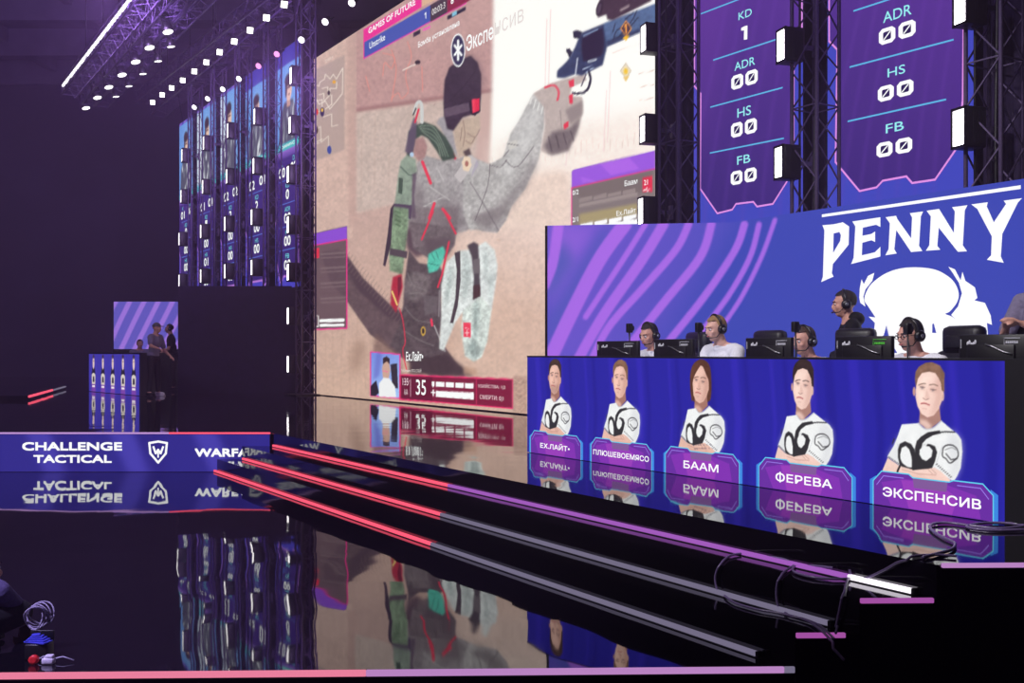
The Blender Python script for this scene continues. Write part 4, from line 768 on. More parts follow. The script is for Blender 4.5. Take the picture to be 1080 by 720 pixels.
# ---- 7. the far team's counter and screen -----------------------------------
def far_team():
    P = Plane((-11.15, 27.5), (2.36, -2.9)); k1 = P.S(147); r = empty('team_counter'); tag(r, 'small far counter with five narrow portraits at the left', 'counter')
    M_TOP = mat('far_counter_black', (20, 18, 26), 0.5); slab('frame', 0, k1, 0, .985, .02, .5, M_TOP, r); slab('top_board', -.01, k1+.01, .985, 1.02, 0, .8, M_TOP, r)
    c = Canvas(0, 0, k1, 1.0, 90, (62,54,170)); n = 5
    for i in range(n):
        k = k1*(.10+.2*i); c.poly([(k-.16,.0),(k+.16,.0),(k+.15,.26),(k-.15,.26)], (120,66,170)); c.poly([(k-.11,.12),(k+.11,.12),(k+.11,.17),(k-.11,.17)], (240,225,240))
        c.poly([(k-.13,.2),(k+.13,.2),(k+.15,.42),(k+.1,.5),(k-.1,.5),(k-.15,.42)], (214,200,196)); c.poly([(k-.07,.26),(k+.08,.26),(k+.06,.4),(k-.05,.4)], (50,40,60)); c.poly([(k-.15,.46),(k-.1,.62),(k+.1,.62),(k+.15,.46),(k,.5)], (34,30,50))
        c.ell((k,.76),(.075,.17),(228,196,196),1,.01); c.ell((k,.92),(.07,.05),(60,44,50),1,.01); c.line([(k-.03,.8),(k+.04,.8)], .02, (110,80,80), .8); c.line([(k+.2,.0),(k+.2,.9)], .02, (120,100,220), .5)
    picture('led_panel', 0, k1, .01, .985, .012, lambda A, B: c.at(A, B), M_SCREEN, r); settle(r, P, k1/2, 0)
    P = Plane((-11.1, 29.0), (1, 0)); k0, k1 = P.S(120), P.S(188); r = empty('backdrop_screen'); tag(r, 'small striped purple screen far away behind the distant counter', 'LED screen')
    zb, zt = P.px(150, 368)[1], P.px(150, 318)[1]; slab('housing', k0-.02, k1+.02, 0, zt+.02, 0, .12, M_BLACK, r)
    c = Canvas(118, 315, 190, 372, 3.0, (96,86,190))
    for i in range(-2, 7): c.line([(112+i*14,372),(126+i*15,340),(140+i*15,312)], 5.2, (166,118,226), .85, 1.2, True)
    picture('picture', k0, k1, zb, zt, .02, lambda A, B: c.at(540+F*(P.p[0]+A)/P.p[1], HZ-F*(B-EYE)/P.p[1]), M_SCREEN, r); settle(r, P, (k0+k1)/2, 0)
far_team()
# ------------------------------------------------------------------ trusses, strobes and stage lamps
def truss_mb(p0, p1, w_, step, r=.022, rl=.010):
    p0, p1 = Vector(p0), Vector(p1); ax = (p1-p0).normalized(); L = (p1-p0).length
    up = Vector((0,0,1)) if abs(ax.z) < .9 else Vector((WALL.d[0], WALL.d[1], 0)); a = ax.cross(up).normalized()*w_/2; b = ax.cross(a).normalized()*w_/2
    m = MB(); cs = [a+b, a-b, -a-b, -a+b]
    for c in cs: m.tube([p0+c, p1+c], r, 6)
    n = max(1, int(round(L/step)))
    for i in range(n):
        q0, q1 = p0+ax*L*i/n, p0+ax*L*(i+1)/n
        for j in range(4):
            c, d = cs[j], cs[(j+1) % 4]; m.tube([q0+c, q1+d] if i % 2 else [q0+d, q1+c], rl, 4, None, False)
            if i % 3 == 0: m.tube([q0+c, q0+d], rl, 4, None, False)
    return m
G_TR = 'truss towers between the LED panels'
def tower(label, x, z1=9.6, q=10.70, w_=.36):
    P = qplane(q); k = P.S(x); r = empty('truss_tower', P.W(k, 0), P.rz); tag(r, label, 'truss', G_TR)
    m = truss_mb(P.W(k, .03), P.W(k, z1), w_, .42); me = m.mesh('lattice')
    me.transform(Matrix.Rotation(-P.rz, 4, 'Z') @ Matrix.Translation(-P.W(k, 0))); link('lattice', me, M_TRUSS, r)
    MB().rbox(-.4, -.4, 0, .4, .4, .03, .008).build('base_plate', M_BLACK, r); MB().rbox(-w_/2-.04, -w_/2-.04, z1, w_/2+.04, w_/2+.04, z1+.06, .01).build('top_plate', M_BLACK, r)
    MB().tube([(.1,-.1,.05),(.09,-.12,3),(.12,-.1,6),(.1,-.1,9.4)], .018, 6).tube([(-.12,-.12,.05),(-.13,-.11,4),(-.1,-.13,9.4)], .014, 6).build('power_cable', M_BLACK, r)
    return k
tower('truss tower at the left edge of the huge video wall', 322.5)
tower('truss tower at the right edge of the huge video wall', 716)
tower('truss tower between the two near statistics panels', 860)
tower('truss tower at the right of the blue edged statistics panel', 1049)
for x, lb in ((287.3,'truss tower left of the banner next to the video wall'),(256.8,'truss tower right of the middle team banner'),(230.5,'truss tower left of the middle team banner'),(206,'truss tower right of the farthest team banner')): tower(lb, x)
# black drapes closing the gaps behind the towers
for j, (xa, xb) in enumerate([(317.9,331),(691.6,731.4),(847.4,872.6),(1027.6,1120)]):
    P = qplane(11.1); k0, k1 = P.S(xa-3), P.S(xb+3); m = MB(); n = 24; V = []; Fc = []
    for i in range(n+1):
        k = k0+(k1-k0)*i/n; o = .04*math.sin(i*2.2); V += [P.W(k, .0, o), P.W(k, 9.3, o), P.W(k, 9.3, o-.02), P.W(k, 0, o-.02)]
    for i in range(n):
        for e in range(4): Fc.append((i*4+e, i*4+(e+1)%4, i*4+4+(e+1)%4, i*4+4+e))
    Fc += [(0,1,2,3), (n*4+3, n*4+2, n*4+1, n*4)]
    o = m.add(V, Fc, True).build('stage_drape', M_DARK, None); tag(o, ['narrow black drape left of the video wall','black drape strip right of the video wall','black drape strip between the two statistics panels','black drape at the right picture edge'][j], 'drape', 'black drapes behind the trusses')
# --- strobes: box with one lit face turned to the left
E_STROBE = emit('strobe_glow', (255, 246, 255), 9.0); E_SMALL = emit('strobe_glow_far', (255, 244, 255), 3.0)
def strobe_proto(m):
    r = empty('strobe_light'); MB().rbox(-.06, -.12, 0, .20, .12, .46, .015).build('housing', M_BLACK, r)
    b = MB()
    for k in range(9): b.box(.02+k*.02, -.126, .05, .028+k*.02, .126, .41)
    b.build('cooling_fins', M_BLACK, r)
    f = MB(); f.box(-.085, -.12, .0, -.055, .12, .03); f.box(-.085, -.12, .43, -.055, .12, .46); f.box(-.085, -.12, .0, -.055, -.09, .46); f.box(-.085, .09, 0, -.055, .12, .46); f.build('face_frame', M_BLACK, r)
    MB().rbox(-.08, -.088, .035, -.058, .088, .425, .004).build('lamp_tube', m, r)
    MB().box(.19, -.02, .2, .46, .02, .26).box(.42, -.04, .12, .47, .04, .34).build('clamp', M_TRUSS, r)
    return r
SP = {0: strobe_proto(E_STROBE), 1: strobe_proto(E_SMALL)}; used = {0: 0, 1: 0}
def strobe(x, ymid, far, label, group, q=10.42):
    P = qplane(q); k, z = P.px(x, ymid); r = SP[far] if not used[far] else copy_tree(SP[far]); used[far] = 1
    r.location = P.W(k, z-.23); r.rotation_euler = (0, 0, math.radians(17 if not far else 27)); r.scale = ((.84,)*3 if not far else (1,)*3); tag(r, label, 'strobe light', group)
for x, y, lb in ((683.5,38,'lit strobe high on the tower right of the video wall, beside the revolver barrel'),(682.5,133.5,'lit strobe in the middle of the tower right of the video wall'),(680.5,220,'lowest lit strobe on the tower right of the video wall'),
    (829,45,'lit strobe beside the KD reading of the purple panel'),(826.5,168,'lit strobe beside the FB reading of the purple panel'),(1018.5,2,'lit strobe cut by the top edge, right of the blue panel'),(1017,131,'lit strobe beside the FB reading of the blue panel')):
    strobe(x, y, 0, lb, 'strobes on the near trusses')
ord_ = ['topmost','second','third','fourth','lowest']
for cx, ys, nm in ((310,(80,132,184,237,287,333,384),'the column beside the video wall'),(271.5,(123,175,229,282),'the column on the banner with dark figures'),(243,(138,186,236,286),'the column on the middle team banner'),(217.5,(151,197,244,291),'the second column from the far end'),(194.5,(164,207,252,296),'the column on the farthest team banner')):
    for i, y in enumerate(ys):
        if i >= 5: lb = ('upper' if i == 5 else 'lower')+' slim lit strobe in front of the dark partition'
        else: lb = ('topmost','second highest','middle','fourth highest','fifth highest')[i]+' slim strobe of '+nm
        strobe(cx-(i > 1)*2-(1 if i else 0), y, 1, lb, 'slim strobes in front of the far banners')
# --- overhead trusses
def beam(label, q, Y0, Y1, z0, z1, w_=.5):
    a = Vector(qpt(q, Y0)+(z0,)); b = Vector(qpt(q, Y1)+(z1,)); r = empty('overhead_truss', (a+b)/2); tag(r, label, 'truss', 'overhead trusses of the rig')
    me = truss_mb(a, b, w_, .5, .028, .012).mesh('lattice'); me.transform(Matrix.Translation(-(a+b)/2)); link('lattice', me, M_TRUSS, r); n = 5
    for i in range(n):
        p = a+(b-a)*(i+.5)/n-(a+b)/2; MB().tube([p+Vector((0,0,w_/2)), p+Vector((0,0,14.5-z0))], .018, 6).build('hoist_chain', M_BLACK, r)
    return r
# long lit bar over the stage, with its truss
a = Vector(qpt(6.9, 35.9)+(10.2,)); b = Vector(qpt(6.9, 17)+(10.05,))
beam('overhead truss right behind the long lit bar at upper left', 7.15, 36, 10, 10.15, 10.0, .5)
beam('overhead truss carrying the upper row of round spotlights', 7.75, 36, 12, 9.75, 9.75, .4)
beam('overhead truss carrying the lower row of round spotlights', 8.25, 36, 12, 9.7, 9.7, .4)
beam('overhead truss carrying the row of square floodlights', 10.15, 38, 12, 10.3, 9.4, .4)
beam('overhead truss running right above the team banners', 10.75, 38, 25.5, 9.9, 9.85, .55)
beam('overhead truss running above the huge video wall', 10.75, 25, 9.5, 9.85, 9.85, .55)
r = empty('light_bar', a); tag(r, 'long straight white light bar at the upper left', 'light bar'); d = b-a
MB().tube([(0,0,0), d], .042, 8).build('tube', emit('bar_glow', (255, 248, 255), 3.0), r); MB().tube([(0,0,.09), d+Vector((0,0,.09))], .05, 6).build('channel', M_BLACK, r)
n = 22
for i in range(n):
    p = d*(i+.5)/n; hb = MB(); hb.tube([p+Vector((0,0,.08)), p+Vector((.25,.15,-.5))], .012, 4).tube([p+Vector((.25,.15,-.5)), p+Vector((.5,.25,-.1))], .012, 4); hb.build('hanging_strap', M_TRUSS, r)
# round moving heads, square floodlights, banner spots
def aim(v): return Vector(v).to_track_quat('-Z', 'Y').to_matrix().to_4x4()
E_DISC = emit('spot_lens', (255, 248, 255), 2.6); E_FLOOD = emit('flood_face', (255, 248, 252), 5.0); E_PAR = emit('par_lens', (250, 240, 255), 3.0); E_PARP = emit('par_lens_pink', (236, 140, 214), 2.0)
def head_proto(lens, R=.17):
    r = empty('moving_head_light'); MB().lathe([(R*.55,.34),(R*.9,.28),(R*1.06,.12),(R*1.08,.0),(R*.98,-.01)], 18).build('lamp_head', M_BLACK, r)
    MB().lathe([(R*.95,-.004),(R*.93,-.022),(R*.5,-.03)], 18).build('lens', lens, r)
    MB().box(-R*1.3,-.03,.1, -R*1.12,.03,.5).box(R*1.12,-.03,.1, R*1.3,.03,.5).box(-R*1.3,-.05,.48, R*1.3,.05,.54).build('yoke', M_BLACK, r); MB().rbox(-.14,-.12,.54,.14,.12,.66,.02).build('base_box', M_BLACK, r)
    return r
def flood_proto(lens):
    r = empty('square_floodlight'); MB().rbox(-.12,-.12,.0,.12,.12,.14,.012).build('housing', M_BLACK, r); MB().rbox(-.105,-.105,-.012,.105,.105,.004,.004).build('lens', lens, r)
    MB().box(-.15,-.02,.02,-.125,.02,.3).box(.125,-.02,.02,.15,.02,.3).box(-.15,-.02,.28,.15,.02,.31).build('yoke', M_BLACK, r)
    return r
def par_proto(lens, nm):
    r = empty(nm); MB().lathe([(.05,.3),(.10,.26),(.115,.05),(.13,.0),(.125,-.005)], 14).build('lamp_can', M_BLACK, r); MB().lathe([(.118,.0),(.11,-.03),(.06,-.06)], 14).build('lens', lens, r)
    MB().box(-.16,-.015,.1,-.135,.015,.36).box(.135,-.015,.1,.16,.015,.36).box(-.16,-.02,.34,.16,.02,.37).build('yoke', M_BLACK, r)
    return r
def hang(pr, first, loc, direction, label, cat, group, s=.8):
    r = pr if first else copy_tree(pr); M = aim(direction); r.location = loc; r.rotation_euler = M.to_euler(); r.scale = (s,)*3; tag(r, label, cat, group)
def at_q(q, x, y): P = qplane(q); k, z = P.px(x, y); return P.W(k, z)
nth = ['nearest','second nearest','third nearest','fourth nearest','fifth nearest','second farthest','farthest']
hp = head_proto(E_DISC)
for i, (x, y) in enumerate([(177,33.3),(157.7,50),(143,65),(128.7,78.7),(114.7,91.7),(102.7,102.7),(90.7,113.7)]): hang(hp, i == 0, at_q(7.75, x, y), (.32,-.12,-1), nth[i]+' round spotlight of the bigger left row under the truss', 'spotlight', 'round spotlights under the upper left truss')
for i, (x, y) in enumerate([(180.3,49),(166.7,64.3),(150.7,77.7),(136,90.7),(122.3,101.7)]): hang(hp, False, at_q(8.25, x, y), (.15,.1,-1), ['nearest','second nearest','middle','second farthest','farthest'][i]+' round spotlight of the smaller right row', 'spotlight', 'round spotlights under the upper left truss', .62)
fp = flood_proto(E_FLOOD)
fl = [(299.7,4.7),(281,18.7),(263.7,32),(247,43.7),(231.7,55),(217.7,65.7),(205,75.3),(192.7,84.7),(181,92.7),(171,100),(161,108)]
fw = ['nearest','second nearest','third nearest','fourth nearest','fifth nearest','middle','fifth farthest','fourth farthest','third farthest','second farthest','farthest']
for i, (x, y) in enumerate(fl): hang(fp, i == 0, at_q(10.05, x, y), (.42,-.95,-.55), fw[i]+' of the square white floodlights in a slanting row', 'floodlight', 'square floodlights over the banners', .72)
pp, pk = par_proto(E_PAR, 'spot_can_light'), par_proto(E_PARP, 'spot_can_light')
pl = [(371,3,0,'white spot can above the score bar of the video wall'),(343,23,0,'white spot can above the left corner of the video wall'),(318,42,0,'white spot can over the banner beside the video wall'),(292,57,1,'small pink spot can over the banner beside the video wall'),(272.7,69.5,1,'pink spot can over the banner with dark figures'),(252,83,0,'white spot can over the right edge of the middle banner'),(235,94,0,'white spot can over the left edge of the middle banner'),(219,104,0,'white spot can over the second banner from the far end'),(205,113,0,'white spot can over the farthest team banner')]
fst = {0: True, 1: True}
for x, y, p, lb in pl: hang((pp, pk)[p], fst[p], at_q(10.4, x, y), (-.35,-.9,-.75), lb, 'spotlight', 'spot cans above the banners', .68); fst[p] = False
# ------------------------------------------------------------------ people
SKIN = mat('skin', (206, 152, 134), 0.55, 0, 0.06, 40); SKIN_B = mat('skin_pale', (222, 172, 154), 0.55, 0, 0.06, 40)
HAIR_D = mat('hair_dark', (34, 24, 24), 0.7, 0, 0.3, 120, .5, .6); HAIR_B = mat('hair_blond', (150, 118, 78), 0.7, 0, 0.3, 120, .5, .6); HAIR_M = mat('hair_brown', (66, 46, 38), 0.7, 0, 0.3, 120, .5, .6)
CL_W = mat('cloth_white', (226, 224, 230), 0.85, 0, 0.05, 60, .3, .3); CL_K = mat('cloth_black', (20, 18, 24), 0.85, 0, 0.15, 60, .3, .3); CL_N = mat('cloth_navy', (28, 26, 44), 0.9, 0, 0.15, 60, .3, .3); CL_G = mat('cloth_grey', (120, 112, 140), 0.9, 0, 0.1, 40, .3, .4)
EYE_M = mat('eye_white', (232, 228, 230), 0.3); IRIS = mat('eye_dark', (30, 24, 26), 0.3); LIP = mat('lips', (170, 92, 88), 0.5); CUP = mat('headset_black', (18, 16, 20), 0.35); METAL = mat('brushed_metal', (170, 170, 178), 0.35, 0.9)
def person(label, loc, yaw, pose, skin, hair_m, shirt_m, pants_m, group=None, sleeves='short', hair='short', head_yaw=0, head_pitch=0, headset=False, capm=None, vox=.011, glasses=False, hoodie=False, beard=False):
    """local frame: x to the figure's left, -y forward, z up; pose holds the joints"""
    r = empty('person', loc, yaw); tag(r, label, 'person', group); J = {k: Vector(v) for k, v in pose.items()}
    body = MB(); H = J['head']; Hm = Matrix.Translation(H) @ Matrix.Rotation(head_yaw, 4, 'Z') @ Matrix.Rotation(head_pitch, 4, 'X'); h = lambda x, y, z: Hm @ Vector((x, y, z)); HR = Hm.to_3x3()
    # head: skull, face, jaw, brow, nose, cheeks, ears
    body.ell(h(0, .012, .025), (.076, .096, .092), HR, 20, 14); body.ell(h(0, -.028, -.03), (.062, .066, .088), HR, 18, 12); body.ell(h(0, -.052, -.082), (.036, .036, .032), HR, 12, 8)
    body.ell(h(0, -.078, .030), (.054, .020, .016), HR, 12, 8); body.cap(h(0, -.090, .018), h(0, -.108, -.022), .010, .015, 8); body.ell(h(0, -.090, -.054), (.026, .014, .016), HR, 10, 6)
    for s_ in (-1, 1): body.ell(h(s_*.040, -.066, -.022), (.024, .024, .024), HR, 10, 6); body.ell(h(s_*.078, .006, -.010), (.010, .020, .032), HR, 10, 6)
    body.cap(h(0, .012, -.06), J['neck'], .054, .062, 14)
    ch, pe = J['chest'], J['pelvis']; mid = (ch+pe)/2
    body.ell(ch, (.165, .105, .16), None, 18, 12); body.ell(mid, (.145, .10, .17), None, 18, 12); body.ell(pe, (.165, .115, .13), None, 18, 12); body.cap(J['neck'], ch+Vector((0,.0,.08)), .06, .10, 12)
    for s_ in 'LR':
        sg = 1 if s_ == 'L' else -1; sh, el, wr = J['sh'+s_], J['el'+s_], J['wr'+s_]
        body.cap(ch+Vector((sg*.09,.01,.10)), sh, .07, .058, 12); body.cap(J['neck']+Vector((sg*.03,.015,-.03)), sh+Vector((-sg*.05,.01,.02)), .052, .05, 10); body.cap(sh, el, .052, .040, 12); body.cap(el, wr, .040, .027, 12)
        d = (wr-el).normalized(); side = d.cross(Vector((0,0,1))); side = side.normalized() if side.length > .1 else Vector((1,0,0)); dn = side.cross(d).normalized()
        if dn.z > 0: dn = -dn
        pc = wr+d*.045
        for t in (-.024, -.008, .008, .024): body.cap(wr+d*.012+side*t*.7, wr+d*.085+side*t, .015, .012, 8)
        for t, L in ((-.028, .058), (-.0095, .074), (.0095, .070), (.028, .052)):
            k0 = wr+d*.085+side*t; k1 = k0+d*L*.55+dn*L*.2; k2 = k1+d*L*.3+dn*L*.45; body.cap(k0, k1, .0098, .0092, 8); body.cap(k1, k2, .0092, .0082, 8)
        ts = side*(sg if side.x*sg < 0 else -sg); ts = side if side.dot(Vector((-sg,0,0))) > 0 else -side
        body.cap(wr+d*.02+ts*.02, wr+d*.055+ts*.045+dn*.012, .014, .011, 8); body.cap(wr+d*.055+ts*.045+dn*.012, wr+d*.085+ts*.050+dn*.022, .011, .009, 8)
        hi, kn, an = J['hi'+s_], J['kn'+s_], J['an'+s_]; body.cap(hi, kn, .085, .056, 12); body.cap(kn, an, .055, .038, 12); body.cap(an, an+Vector((0,-.09,-.035)), .036, .03, 10)
    me = remesh(body, 'body', vox, 2); link('body', me, skin, r)
    # clothes
    s = MB(); s.ell(ch, (.180, .122, .172), None, 18, 12); s.ell(mid, (.162, .116, .18), None, 18, 12); s.ell(pe+Vector((0,0,.05)), (.176, .128, .10), None, 18, 12); s.cap(J['neck']+Vector((0,0,-.05)), ch+Vector((0,0,.06)), .068, .115, 14)
    for s_ in 'LR':
        sg = 1 if s_ == 'L' else -1; sh, el, wr = J['sh'+s_], J['el'+s_], J['wr'+s_]; s.cap(ch+Vector((sg*.09,.01,.10)), sh, .083, .070, 12); s.cap(J['neck']+Vector((sg*.055,.015,-.05)), sh+Vector((-sg*.05,.01,.02)), .052, .062, 10)
        if sleeves == 'short': s.cap(sh, sh+(el-sh)*.68, .068, .066, 12)
        else: s.cap(sh, el, .068, .056, 12); s.cap(el, wr-(wr-el)*.06, .056, .042, 12)
    if hoodie: s.ell(J['neck']+Vector((0,.06,.0)), (.13, .085, .07), None, 14, 8)
    link('hoodie' if hoodie else 'shirt', remesh(s, 'shirt', vox, 2), shirt_m, r)
    p = MB(); p.ell(pe+Vector((0,0,-.03)), (.172, .126, .12), None, 18, 12)
    for s_ in 'LR': hi, kn, an = J['hi'+s_], J['kn'+s_], J['an'+s_]; p.cap(hi, kn, .097, .072, 12); p.cap(kn, an+(kn-an).normalized()*.05, .070, .056, 12)
    link('trousers', remesh(p, 'trousers', vox, 2), pants_m, r)
    for s_ in 'LR': an = J['an'+s_]; q = MB(); q.cap(an+Vector((0,.03,-.03)), an+Vector((0,-.13,-.045)), .048, .042, 12); q.rbox(an.x-.048, an.y-.175, an.z-.095, an.x+.048, an.y+.08, an.z-.065, .012); q.build('shoe', mat('shoe', (200, 196, 206) if capm else (30, 28, 34), .6) if s_ == 'L' else r.children[-1].data.materials[0], r)
    # face details, hair, head wear
    for sg in (-1, 1):
        e = MB().ell(h(sg*.031, -.0835, .006), (.0135, .010, .0085), HR, 10, 6).build('eye', EYE_M, r); MB().ell(h(sg*.031, -.0915, .006), (.0062, .004, .0062), HR, 8, 6).build('iris', IRIS, e)
        MB().cap(h(sg*.016, -.098, .030), h(sg*.047, -.084, .032), .0045, .0035, 6).build('eyebrow', hair_m, r)
    MB().cap(h(-.020, -.102, -.050), h(.020, -.102, -.050), .0045, .0045, 6).ell(h(0, -.104, -.055), (.016,.006,.005), HR, 8, 6).build('mouth', LIP, r)
    if capm is None or hair == 'long':
        hm = MB(); V = []; Fc = []; nu, nv = 28, 14
        for j in range(nv+1):
            th = math.radians(4+(118 if hair == 'short' else 128)*j/nv)
            for i in range(nu):
                ph = 2*math.pi*i/nu; x, y, z = math.sin(th)*math.cos(ph), math.sin(th)*math.sin(ph), math.cos(th); f = max(0, -y)
                lim = math.radians(56 if f > .35 else 118); t2 = min(th, lim+max(0, .35-f)*.0) if f > .35 else th; x, y, z = math.sin(t2)*math.cos(ph), math.sin(t2)*math.sin(ph), math.cos(t2)
                g = 1+.035*math.sin(7*ph+3*th)+.02*math.sin(17*ph); V.append(h(.084*x*g, .014+.104*y*g, .030+.100*z*(1+.02*math.sin(9*ph))))
        for j in range(nv):
            for i in range(nu): Fc.append((j*nu+i, (j+1)*nu+i, (j+1)*nu+(i+1)%nu, j*nu+(i+1)%nu))
        Fc.append(tuple(range(nu))); hm.add(V, Fc, True).build('hair', hair_m, r)
    if beard: MB().ell(h(0, -.058, -.084), (.044, .038, .034), HR, 12, 8).build('beard', hair_m, r)
    if capm is not None:
        c = MB(); V = []; Fc = []; nu, nv = 22, 8
        for j in range(nv+1):
            th = math.radians(3+86*j/nv)
            for i in range(nu): ph = 2*math.pi*i/nu; V.append(h(.088*math.sin(th)*math.cos(ph), .010+.108*math.sin(th)*math.sin(ph), .030+.10*math.cos(th)))
        for j in range(nv):
            for i in range(nu): Fc.append((j*nu+i, (j+1)*nu+i, (j+1)*nu+(i+1)%nu, j*nu+(i+1)%nu))
        Fc.append(tuple(range(nu))); o = c.add(V, Fc, True).build('cap', capm, r); MB().ell(h(0, -.125, .038), (.068, .07, .010), HR, 16, 6).build('cap_brim', capm, o)
    if glasses:
        g = MB()
        for sg in (-1, 1): g.tube([h(sg*.033+.02*math.cos(t), -.102, .004+.016*math.sin(t)) for t in np.linspace(0, 2*math.pi, 13)], .0028, 5); g.tube([h(sg*.053, -.100, .008), h(sg*.08, 0, .006)], .0028, 5)
        g.tube([h(-.014, -.104, .006), h(.014, -.104, .006)], .0028, 5).build('glasses', CUP, r)
    if headset:
        hs = empty('headset'); hs.parent = r
        MB().tube([h(.092*math.cos(t), .008, .020+.112*math.sin(t)) for t in np.linspace(-.1, math.pi+.1, 19)], .013, 8).build('headband', CUP, hs)
        for sg in (-1, 1):
            R3 = Hm @ Matrix.Translation((sg*.080, .008, -.008)) @ Matrix.Rotation(sg*math.pi/2, 4, 'Y'); MB().lathe([(.030,-.006),(.045,.0),(.046,.022),(.036,.036),(.02,.040)], 16, R3).build('ear_cup', CUP, hs); MB().lathe([(.014,.039),(.016,.043),(.010,.045)], 10, R3).build('ear_emblem', METAL, hs)
        MB().tube([h(.086, -.01, -.03), h(.078, -.06, -.07), h(.04, -.118, -.068)], .0045, 6).ell(h(.036, -.120, -.066), (.010,.008,.008), HR, 8, 6).build('microphone', CUP, hs)
    return r
def seated(hx=0.0, lean=.0, hz=1.27):
    return dict(head=(hx,-.10-lean,hz), neck=(hx*.6,-.05-lean*.8,hz-.14), chest=(0,-.02-lean*.5,hz-.33), pelvis=(0,.06,.56), shL=(.20,-.03-lean*.6,hz-.215), shR=(-.20,-.03-lean*.6,hz-.215), elL=(.27,-.16-lean,hz-.50), elR=(-.27,-.16-lean,hz-.50), wrL=(.17,-.42-lean,.80), wrR=(-.17,-.42-lean,.80),
        hiL=(.10,.02,.53), hiR=(-.10,.02,.53), knL=(.13,-.40,.52), knR=(-.13,-.40,.52), anL=(.13,-.36,.10), anR=(-.13,-.36,.10))
P_SIT = qplane(8.05); YAW = math.atan2(-0.849, 0.528) + math.pi/2 if False else math.atan2(P_SIT.d[1], P_SIT.d[0])
def sit(x, yhead, label, **kw):
    k, z = P_SIT.px(x, yhead); p = P_SIT.W(k, 0); hz = z; lean = kw.pop('lean', .05)
    d = Vector((0, -.10-lean, 0)); rot = Matrix.Rotation(YAW, 3, 'Z'); p = p-rot @ d
    o = person(label, (p.x, p.y, 0), YAW, seated(0, lean, hz), kw.pop('skin', SKIN), kw.pop('hair_m', HAIR_D), CL_W, CL_K, 'players behind the near counter', headset=True, **kw); return p, hz
chairs = []
for x, yh, lb, kw in ((684.5,353.5,'seated dark haired player in a headset looking down, leftmost behind the counter',dict(head_yaw=.1, head_pitch=.28)),
    (755,346.5,'seated blond player in a headset and white shirt, second from left',dict(hair_m=HAIR_B, skin=SKIN_B, head_yaw=-.15, head_pitch=.22)),
    (848,359.5,'seated player whose face hides behind a camera stand, third from left',dict(head_yaw=-.1, head_pitch=.15, hair_m=HAIR_M)),
    (960,353.5,'seated player in glasses and white shirt in front of the white emblem',dict(glasses=True, head_yaw=-.2, head_pitch=.2))):
    p, hz = sit(x, yh, lb, **kw); chairs.append(p)
stand = lambda lean=0.0, hz=1.64: dict(head=(0,-.03-lean,hz), neck=(0,-lean*.85,hz-.14), chest=(0,.0-lean*.6,hz-.33), pelvis=(0,.04,.93), shL=(.20,-lean*.7,hz-.215), shR=(-.20,-lean*.7,hz-.215), elL=(.27,-.05-lean,hz-.53), elR=(-.27,-.05-lean,hz-.53), wrL=(.20,-.26-lean,hz-.66), wrR=(-.20,-.26-lean,hz-.66), hiL=(.10,.03,.90), hiR=(-.10,.03,.90), knL=(.12,.0,.50), knR=(-.12,.02,.50), anL=(.13,.04,.095), anR=(-.13,.06,.095))
Pc = qplane(9.15); k, z = Pc.px(898, 320.5); p = Pc.W(k, 0)
person('standing coach in black with a headset, beside the white emblem', (p.x+.02, p.y-.02, 0), YAW-.75, stand(.06, z), SKIN, HAIR_D, CL_K, CL_K, None, 'long', head_yaw=.0, head_pitch=.12, headset=True, hoodie=True)
ps = stand(.05, 1.63); ps['wrR'] = (-.06,-.38,1.22); ps['elR'] = (-.26,-.18,1.10); ps['elL'] = (.26,-.16,1.10); ps['wrL'] = (.08,-.38,1.24)
Pe = qplane(8.75); k = Pe.S(1106); p = Pe.W(k, 0); person('person cut by the right edge with folded bare forearms', (p.x, p.y, 0), YAW-.1, ps, SKIN, HAIR_M, CL_G, CL_K, None, 'short')
# --- the far team at the left
ps = stand(.03, 1.60); ps['elR'] = (-.30,-.10,1.18); ps['wrR'] = (-.36,-.34,1.12); ps['anL'] = (.17,.02,.095); ps['anR'] = (-.17,.04,.095)
person('distant standing person in a grey cap and dark clothes beside the far counter', (-8.36, 24.4, 0), math.radians(75), ps, SKIN, HAIR_D, CL_G, CL_K, None, 'short', capm=mat('cap_grey', (90, 84, 96), .8), vox=.014)
person('distant person with a headset standing behind the far counter, farther right', (-9.12, 28.0, 0), math.radians(-70), stand(.05, 1.66), SKIN, HAIR_D, CL_K, CL_K, None, 'short', headset=True, vox=.014)
person('distant bent person behind the far counter, mostly hidden by the cap wearer', (-10.05, 28.1, 0), math.radians(30), stand(.10, 1.25) | dict(pelvis=(0,.06,.62), hiL=(.1,.04,.6), hiR=(-.1,.04,.6), knL=(.13,-.25,.42), knR=(-.13,-.25,.42)), SKIN, HAIR_D, CL_G, CL_K, None, 'short', vox=.014)
# --- technician crouching at the stage front
tz = -.5
person('crouching technician in dark clothes at the lower left picture edge', (-2.90, 5.42, tz), math.radians(176), dict(head=(-.02,-.24,.35), neck=(-.02,-.14,.31), chest=(0,-.05,.22), pelvis=(0,.12,.14), shL=(.19,-.08,.27), shR=(-.19,-.08,.27), elL=(.22,-.18,.18), elR=(-.22,-.18,.18), wrL=(.16,-.36,.10), wrR=(-.16,-.36,.10), hiL=(.11,.08,.12), hiR=(-.11,.08,.12), knL=(.24,-.20,.14), knR=(-.24,-.20,.14), anL=(.12,-.02,.10), anR=(-.12,-.02,.10)), SKIN, HAIR_D, mat('cloth_violet_grey', (96, 86, 128), .9, 0, .12, 40, .3, .4), CL_K, None, 'long', hoodie=True)
